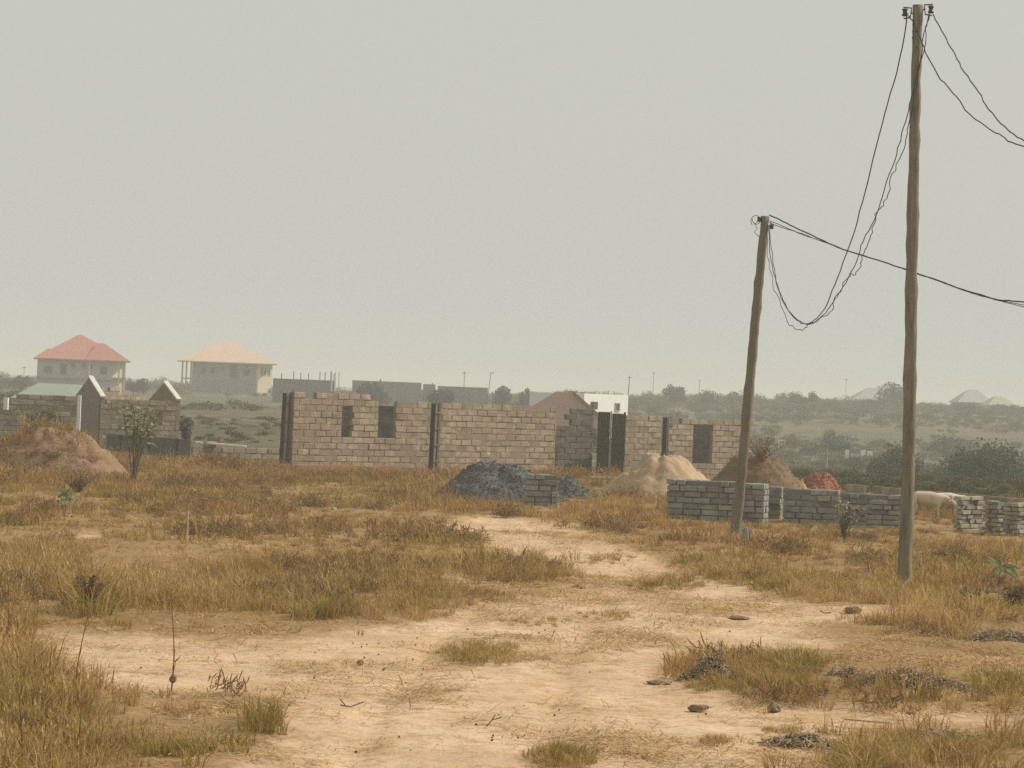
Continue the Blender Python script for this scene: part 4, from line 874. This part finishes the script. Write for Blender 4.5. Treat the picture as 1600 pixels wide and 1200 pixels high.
def scatter(name, label, coll, pts, idx, rot, scl, cat=None):
    me = bpy.data.meshes.new(name); me.from_pydata([tuple(p) for p in pts], [], []); o = bpy.data.objects.new(name, me); COL.objects.link(o); tag(o, label, cat, None, 'stuff')
    a = me.attributes.new('idx', 'INT', 'POINT'); a.data.foreach_set('value', np.asarray(idx, np.int32))
    a = me.attributes.new('rot', 'FLOAT_VECTOR', 'POINT'); a.data.foreach_set('vector', np.asarray(rot, np.float32).reshape(-1))
    a = me.attributes.new('scl', 'FLOAT_VECTOR', 'POINT'); a.data.foreach_set('vector', np.asarray(scl, np.float32).reshape(-1))
    ng = bpy.data.node_groups.new(name + '_scatter', 'GeometryNodeTree'); ng.interface.new_socket('Geometry', in_out='INPUT', socket_type='NodeSocketGeometry'); ng.interface.new_socket('Geometry', in_out='OUTPUT', socket_type='NodeSocketGeometry')
    N = ng.nodes; L = ng.links; i_ = N.new('NodeGroupInput'); o_ = N.new('NodeGroupOutput'); ci = N.new('GeometryNodeCollectionInfo'); ci.inputs[0].default_value = coll; ci.inputs['Separate Children'].default_value = True; ci.inputs['Reset Children'].default_value = True
    ip = N.new('GeometryNodeInstanceOnPoints'); ip.inputs['Pick Instance'].default_value = True
    def at_(n, t):
        q = N.new('GeometryNodeInputNamedAttribute'); q.data_type = t; q.inputs[0].default_value = n; return q.outputs[0]
    L.new(i_.outputs[0], ip.inputs['Points']); L.new(ci.outputs[0], ip.inputs['Instance']); L.new(at_('idx', 'INT'), ip.inputs['Instance Index']); L.new(at_('rot', 'FLOAT_VECTOR'), ip.inputs['Rotation']); L.new(at_('scl', 'FLOAT_VECTOR'), ip.inputs['Scale']); L.new(ip.outputs[0], o_.inputs[0])
    md = o.modifiers.new('scatter', 'NODES'); md.node_group = ng; return o

def fan(n, y0, y1, k, side=2.0):
    y = np.sqrt(rng.uniform(y0**2, y1**2, n)); return rng.uniform(-1, 1, n)*(k*y + side), y
def excl(x, y):
    """keep grass out of the built things"""
    bad = np.zeros(x.shape, bool)
    for px, py, d, r in ((775,765,74,1.2),(885,775,76,.5),(1036,770,79,1.3),(1088,765,81,.6),(1280,775,88,.6)):
        c = at(px, py, d); bad |= (x - c.x)**2 + (y - c.y)**2 < r*r
    return bad
tuf = [tuft('tuft', 40, .27, .14, .75, .010, M_grass, 1), tuft('tuft', 36, .19, .19, 1.0, .010, M_grass, 2), tuft('tuft', 44, .34, .13, .55, .009, M_grass, 3, .4), tuft('tuft', 32, .12, .22, 1.5, .010, M_grass, 4),
       tuft('tuft', 44, .23, .15, .8, .011, M_grassgreen, 5), tuft('tuft', 50, .36, .16, .6, .010, M_grassgreen, 6), tuft('tuft', 14, .50, .08, .5, .008, M_grass, 7, .8)]
tuf += [tuft('fartuft', 30, .26, .20, .6, .019, M_grassfar, 8, .4), tuft('fartuft', 30, .18, .24, .9, .019, M_grassfar, 9), tuft('fartuft', 32, .26, .2, .7, .019, M_grassgreen, 10), tuft('fartuft', 14, .42, .15, .5, .016, M_grassfar, 12, .8)]
def forb(name, n, h, sp, l, seed):
    r = random.Random(seed); mb = MB()
    for i in range(n):
        a = r.uniform(0, 6.283); q = sp*math.sqrt(r.random()); p = Vector((q*math.cos(a), q*math.sin(a), h*r.random()**1.4)); mb.leaf(p, Vector((r.gauss(0,1), r.gauss(0,1), r.gauss(0,1))), Vector((r.gauss(0,.7), r.gauss(0,.7), 1)), l*r.uniform(.6, 1.6), l*.14, r.random())
    me = bpy.data.meshes.new(name); me.from_pydata(mb.v, [], mb.f); me.materials.append(M_weed); a = me.attributes.new('bc', 'FLOAT', 'POINT'); a.data.foreach_set('value', mb.bc); me.update(); return me
tuf += [forb('forb', 80, .15, .20, .09, 31), forb('forb', 80, .20, .26, .13, 32)]
GC = src_collection('grass_source', tuf)
def tuft_field():
    P = []; I = []; S = []
    def put(x, y, idx, s, sz=None):
        z = gz_base(x, y); lx, ly = x - LM.x, y - LM.y; rr = np.sqrt((lx/2.25)**2 + (ly/1.9)**2)
        mh = np.where(rr < 1, LMZ + 1.4*np.clip(1 - np.maximum(rr - .26, 0)/.74, 0, 1)**.80 - .05, -9); z = np.maximum(z, mh)
        P.append(np.stack([x, y, z], -1)); I.append(idx); sz = s if sz is None else sz; S.append(np.stack([s, s, sz], -1))
    # near field
    for (n, y0, y1, far) in ((19000, 15, 46, 0), (25500, 46, 112, 1)):
        x, y = fan(n, y0, y1, .29, 2.0); b = bareness(x, y); px, py = pix(x, y)
        pat = fbm(x*.55, y*.30, 71, 3); pat2 = fbm(x*.16, y*.10, 75, 3)
        dens = (1 - b)**1.5*ss(.28, .55, pat + .35*(pat2 - .5))
        dens = dens*np.where((py > 985) & (py < 1060) & (px < 430) & (px > 60), .25, 1)             # thin pale strip at the left
        dens = dens*np.where((px > 1230) & (py > 960), .42, 1)*np.where((px > 130) & (px < 480) & (py > 1050), .6, 1)
        if far: dens = np.maximum(dens, .75*(1 - b))
        dens = np.where(excl(x, y) | ((x/y > .09) & (y > 84)), 0, dens)
        k = rng.random(n) < dens; x, y, pat, pat2, b = x[k], y[k], pat[k], pat2[k], b[k]; u = rng.random(len(x)); gm = fbm(x*.25, y*.12, 83, 3)
        if not far: idx = np.select([(gm > .54) & (u < .55), (gm > .54) & (u < .65), u < .30, u < .58, u < .72, u < .96], [4, 5, 0, 1, 2, 3], 6)
        else: idx = np.select([(gm > .56) & (u < .5), u < .45, u < .9], [9, 7, 8], 10)
        s = (.42 + .85*ss(.35, .75, pat)*rng.uniform(.35, 1.3, len(x)))*(1 - .45*b)
        if far: s = s*(1 + .15*ss(70, 90, y))
        wd = fbm(x*.8, y*.45, 97, 3); idx = np.where((wd > .57) & (rng.random(len(x)) < (.5 if far else .25)), 12 if far else 11, idx); s = np.where(idx > 10, s*.9, s)
        if far: s = s*np.where((x/y > .045) & (y > 57) & (y < 72), .62, 1)
        put(x, y, idx, s)
    # tufts left standing on the track
    for (cx, cy, rx, ry) in TUFTS:
        n = int(10 + rx*ry/16); a = rng.uniform(0, 2*math.pi, n); q = np.sqrt(rng.random(n)); g = [gnd(cx + rx*q[i]*math.cos(a[i]), cy + ry*q[i]*math.sin(a[i])) for i in range(n)]
        x = np.array([v.x for v in g]); y = np.array([v.y for v in g]); u = rng.random(n); put(x, y, np.select([u < .45, u < .7], [4, 3], 1), (1 - .5*q)*rng.uniform(.5, .85, n)*np.where(cy < 930, 1.2, 1)*np.where(ry < 11, .6, 1))
    # big clumps that stand out
    for (cx, cy, rx, ry, n, s, kind) in ((60,900,75,22,70,1.2,5),(20,1080,55,60,70,.9,5),(110,1150,80,35,50,.8,4),(412,1130,14,12,12,.85,5),(290,1165,100,25,36,.65,4),(140,950,24,10,16,1.5,5),(380,935,70,15,50,1.0,4),(500,965,30,10,18,1.1,5),(620,925,120,10,60,.9,4),(780,880,110,14,70,1.0,4),
                                      (300,915,140,25,70,.9,4),(1250,915,60,12,55,1.05,4),(1350,925,80,10,60,1.0,4),(1450,930,60,10,40,.95,4),(1370,1190,40,25,40,1.0,4),(1560,1070,60,16,34,.9,4),(1240,1040,50,14,40,.9,4),(860,898,40,6,24,.8,4),(1130,892,30,8,20,1.0,5)):
        g = [gnd(cx + rx*random.gauss(0, .5), cy + ry*random.gauss(0, .5)) for _ in range(n)]; put(np.array([v.x for v in g]), np.array([v.y for v in g]), np.array([kind if random.random() < .75 else 0 for _ in range(n)]), s*rng.uniform(.6, 1.15, n))
    # tall reddish grass along the foot of walls and stacks
    for (x0, y0, x1, y1, n, s) in ((240,745,660,748,380,1.15),(930,800,1040,812,120,1.0),(1040,826,1240,830,80,.6),(1230,836,1420,838,90,.6),(1420,850,1600,858,130,.8),(0,755,240,765,160,1.1),(690,793,830,800,60,.8)):
        t_ = rng.random(n); g = [gnd(x0 + (x1-x0)*t_[i], y0 + (y1-y0)*t_[i] + random.gauss(0, 4)) for i in range(n)]; put(np.array([v.x for v in g]), np.array([v.y for v in g]), rng.choice([7, 8, 10], n), s*rng.uniform(.6, 1.1, n))
    # the overgrown mound
    n = 800; a = rng.uniform(0, 6.283, n); q = np.sqrt(rng.random(n))*1.0; k = (rng.random(n) < .12 + .85*q**2); put(LM.x + 2.2*q[k]*np.cos(a[k]), LM.y + 1.9*q[k]*np.sin(a[k]), rng.choice([7, 8, 10], k.sum()), .55*rng.uniform(.5, 1.1, k.sum()))
    P = np.concatenate(P); I = np.concatenate(I); S = np.concatenate(S); n = len(P)
    rot = np.stack([rng.normal(0, .10, n), rng.normal(0, .10, n), rng.uniform(0, 6.283, n)], -1); S[:, 2] *= rng.uniform(.8, 1.2, n)
    return scatter('dry_grass', 'dry straw-coloured grass tufts covering the field', GC, P, I, rot, S, 'grass')
tuft_field()
LC = src_collection('litter_source', [litter('straw', 46, .34, .011, .08, M_litter, 1), litter('straw', 40, .30, .010, .12, M_litter, 2), litter('straw', 60, .38, .012, .06, M_litter, 3)])
x, y = fan(19000, 15, 62, .24, 1.5); b = bareness(x, y); k = rng.random(len(x)) < (.06 + .55*ss(.48, .62, fbm(x*.6, y*.35, 91, 4)) + .35*(1 - b)); x, y = x[k], y[k]; n = len(x)
scatter('straw_litter', 'trodden straw litter strewn over the bare track', LC, np.stack([x, y, gz_base(x, y) - .02], -1), rng.integers(0, 3, n), np.stack([np.zeros(n), np.zeros(n), rng.uniform(0, 6.28, n)], -1), np.stack([rng.uniform(.6, 1.3, n)]*3, -1), 'litter')

PM = []
for i_, m_ in enumerate((M_clod, M_orange, M_earth)):
    PM.append(rough_box('pebble', 1, .8, .6, m_, 900 + i_, .12, .22))
PC = src_collection('pebble_source', PM)
x, y = fan(11000, 15, 60, .24, 1.5); b = bareness(x, y); k = rng.random(len(x)) < (.12 + .75*b*ss(.40, .62, fbm(x*.9, y*.5, 123, 3))); x, y = x[k], y[k]; n = len(x)
q = .006 + .020*rng.random(n)**4
scatter('crumbs', 'earth crumbs and pebbles strewn over the track', PC, np.stack([x, y, gz_base(x, y) - .03], -1), rng.choice([0, 0, 1, 2], n), rng.uniform(0, 6.28, (n, 3)), np.stack([q]*3, -1), 'pebbles')
def bush(name, n, w, h, l, m, seed):
    r = random.Random(seed); mb = MB(); cl = [(Vector((r.uniform(-.32,.32)*w, r.uniform(-.32,.32)*w, h*r.uniform(.25,.72))), r.uniform(.18,.3)) for _ in range(7)]
    for i in range(n):
        c, s = r.choice(cl); v = Vector((r.gauss(0,1), r.gauss(0,1), r.gauss(0,1))).normalized(); p = c + Vector((v.x*s*w, v.y*s*w, v.z*s*h))*r.random()**.4; p.z = max(p.z, .02)
        mb.leaf(p, v + Vector((r.gauss(0,.6), r.gauss(0,.6), r.gauss(0,.6))), Vector((r.gauss(0,1), r.gauss(0,1), r.gauss(0,1))), l*r.uniform(.6, 1.5), l*r.uniform(.5, .9), r.random())
    me = bpy.data.meshes.new(name); me.from_pydata(mb.v, [], mb.f); me.materials.append(m); a = me.attributes.new('bc', 'FLOAT', 'POINT'); a.data.foreach_set('value', mb.bc); me.update(); return me
SC = src_collection('scrub_source', [bush('bush', 260, 2.2, 1.3, .17, M_scrub, 1), bush('bush', 300, 2.8, 1.7, .2, M_scrub, 2), bush('bush', 220, 1.8, .9, .15, M_scrub, 3), bush('bush', 320, 2.4, 2.2, .2, M_scrub, 4), bush('bush', 260, 3.2, 1.0, .2, M_drybrush, 5)])
n = 9000; y = np.concatenate([rng.uniform(128, 420, 4300), rng.uniform(400, 760, n - 4300)]); x = rng.uniform(-1, 1, n)*(.23*y + 6)
dn = fbm(x*.02, y*.012, 31, 4); px, py = pix(x, y); right = x/y
k = (rng.random(n) < ss(.38, .62, dn + .10*ss(380, 520, y) + .12*(right > .05) - .20*(right < .0)*(y < 260)))
k &= ~((right > .07) & (y < 230) & (rng.random(n) < .7)); k &= ~((right > .0) & (y < 170))
for hx0, hx1, hy in ((40, 215, 452), (270, 440, 497), (418, 528, 398), (545, 765, 365), (790, 990, 232)):
    q = (px > hx0) & (px < hx1) & (y > hy - 25) & (y < hy + 14); k &= ~q
x, y = x[k], y[k]; n = len(x); s = rng.uniform(.5, 1.15, n)*(1 + .25*ss(420, 600, y))
y2 = rng.uniform(88, 178, 2200); x2 = y2*rng.uniform(.045, .24, 2200); y3 = rng.uniform(125, 230, 700); x3 = -y3*rng.uniform(.05, .24, 700); q = rng.random(2900) < ss(.35, .55, fbm(np.concatenate([x2, x3])*.12, np.concatenate([y2, y3])*.06, 47, 3)); xa = np.concatenate([x2, x3])[q]; ya = np.concatenate([y2, y3])[q]
x = np.concatenate([x, xa]); y = np.concatenate([y, ya]); s = np.concatenate([s, rng.uniform(.16, .42, len(xa))]); n = len(x)
hcap = np.where((y < 330), .75, 1.0)
scatter('scrub', 'hazy olive scrub covering the plain and the far ridge', SC, np.stack([x, y, gz_base(x, y) - .1], -1), rng.choice([0,1,2,3,4], n, p=[.28,.24,.2,.14,.14]), np.stack([np.zeros(n), np.zeros(n), rng.uniform(0, 6.28, n)], -1), np.stack([s, s, s*hcap*rng.uniform(.7, 1.1, n)], -1), 'scrub')

# ------------------------------------------------------------------ the dusty air
hz = MB().box(-2300, 2300, -90, 2700, -9, 13).build('haze', bpy.data.materials.new('dusty_air')); hz['kind'] = 'stuff'; hz['label'] = 'pale dry-season dust haze filling the air'
hm = hz.data.materials[0]; hm.use_nodes = True; hn = hm.node_tree.nodes; hn.remove(hn['Principled BSDF'])
pv = hn.new('ShaderNodeVolumePrincipled'); pv.inputs['Color'].default_value = (.88, .90, .84, 1); pv.inputs['Density'].default_value = .0009; pv.inputs['Anisotropy'].default_value = .0
hm.node_tree.links.new(pv.outputs[0], hn['Material Output'].inputs['Volume'])
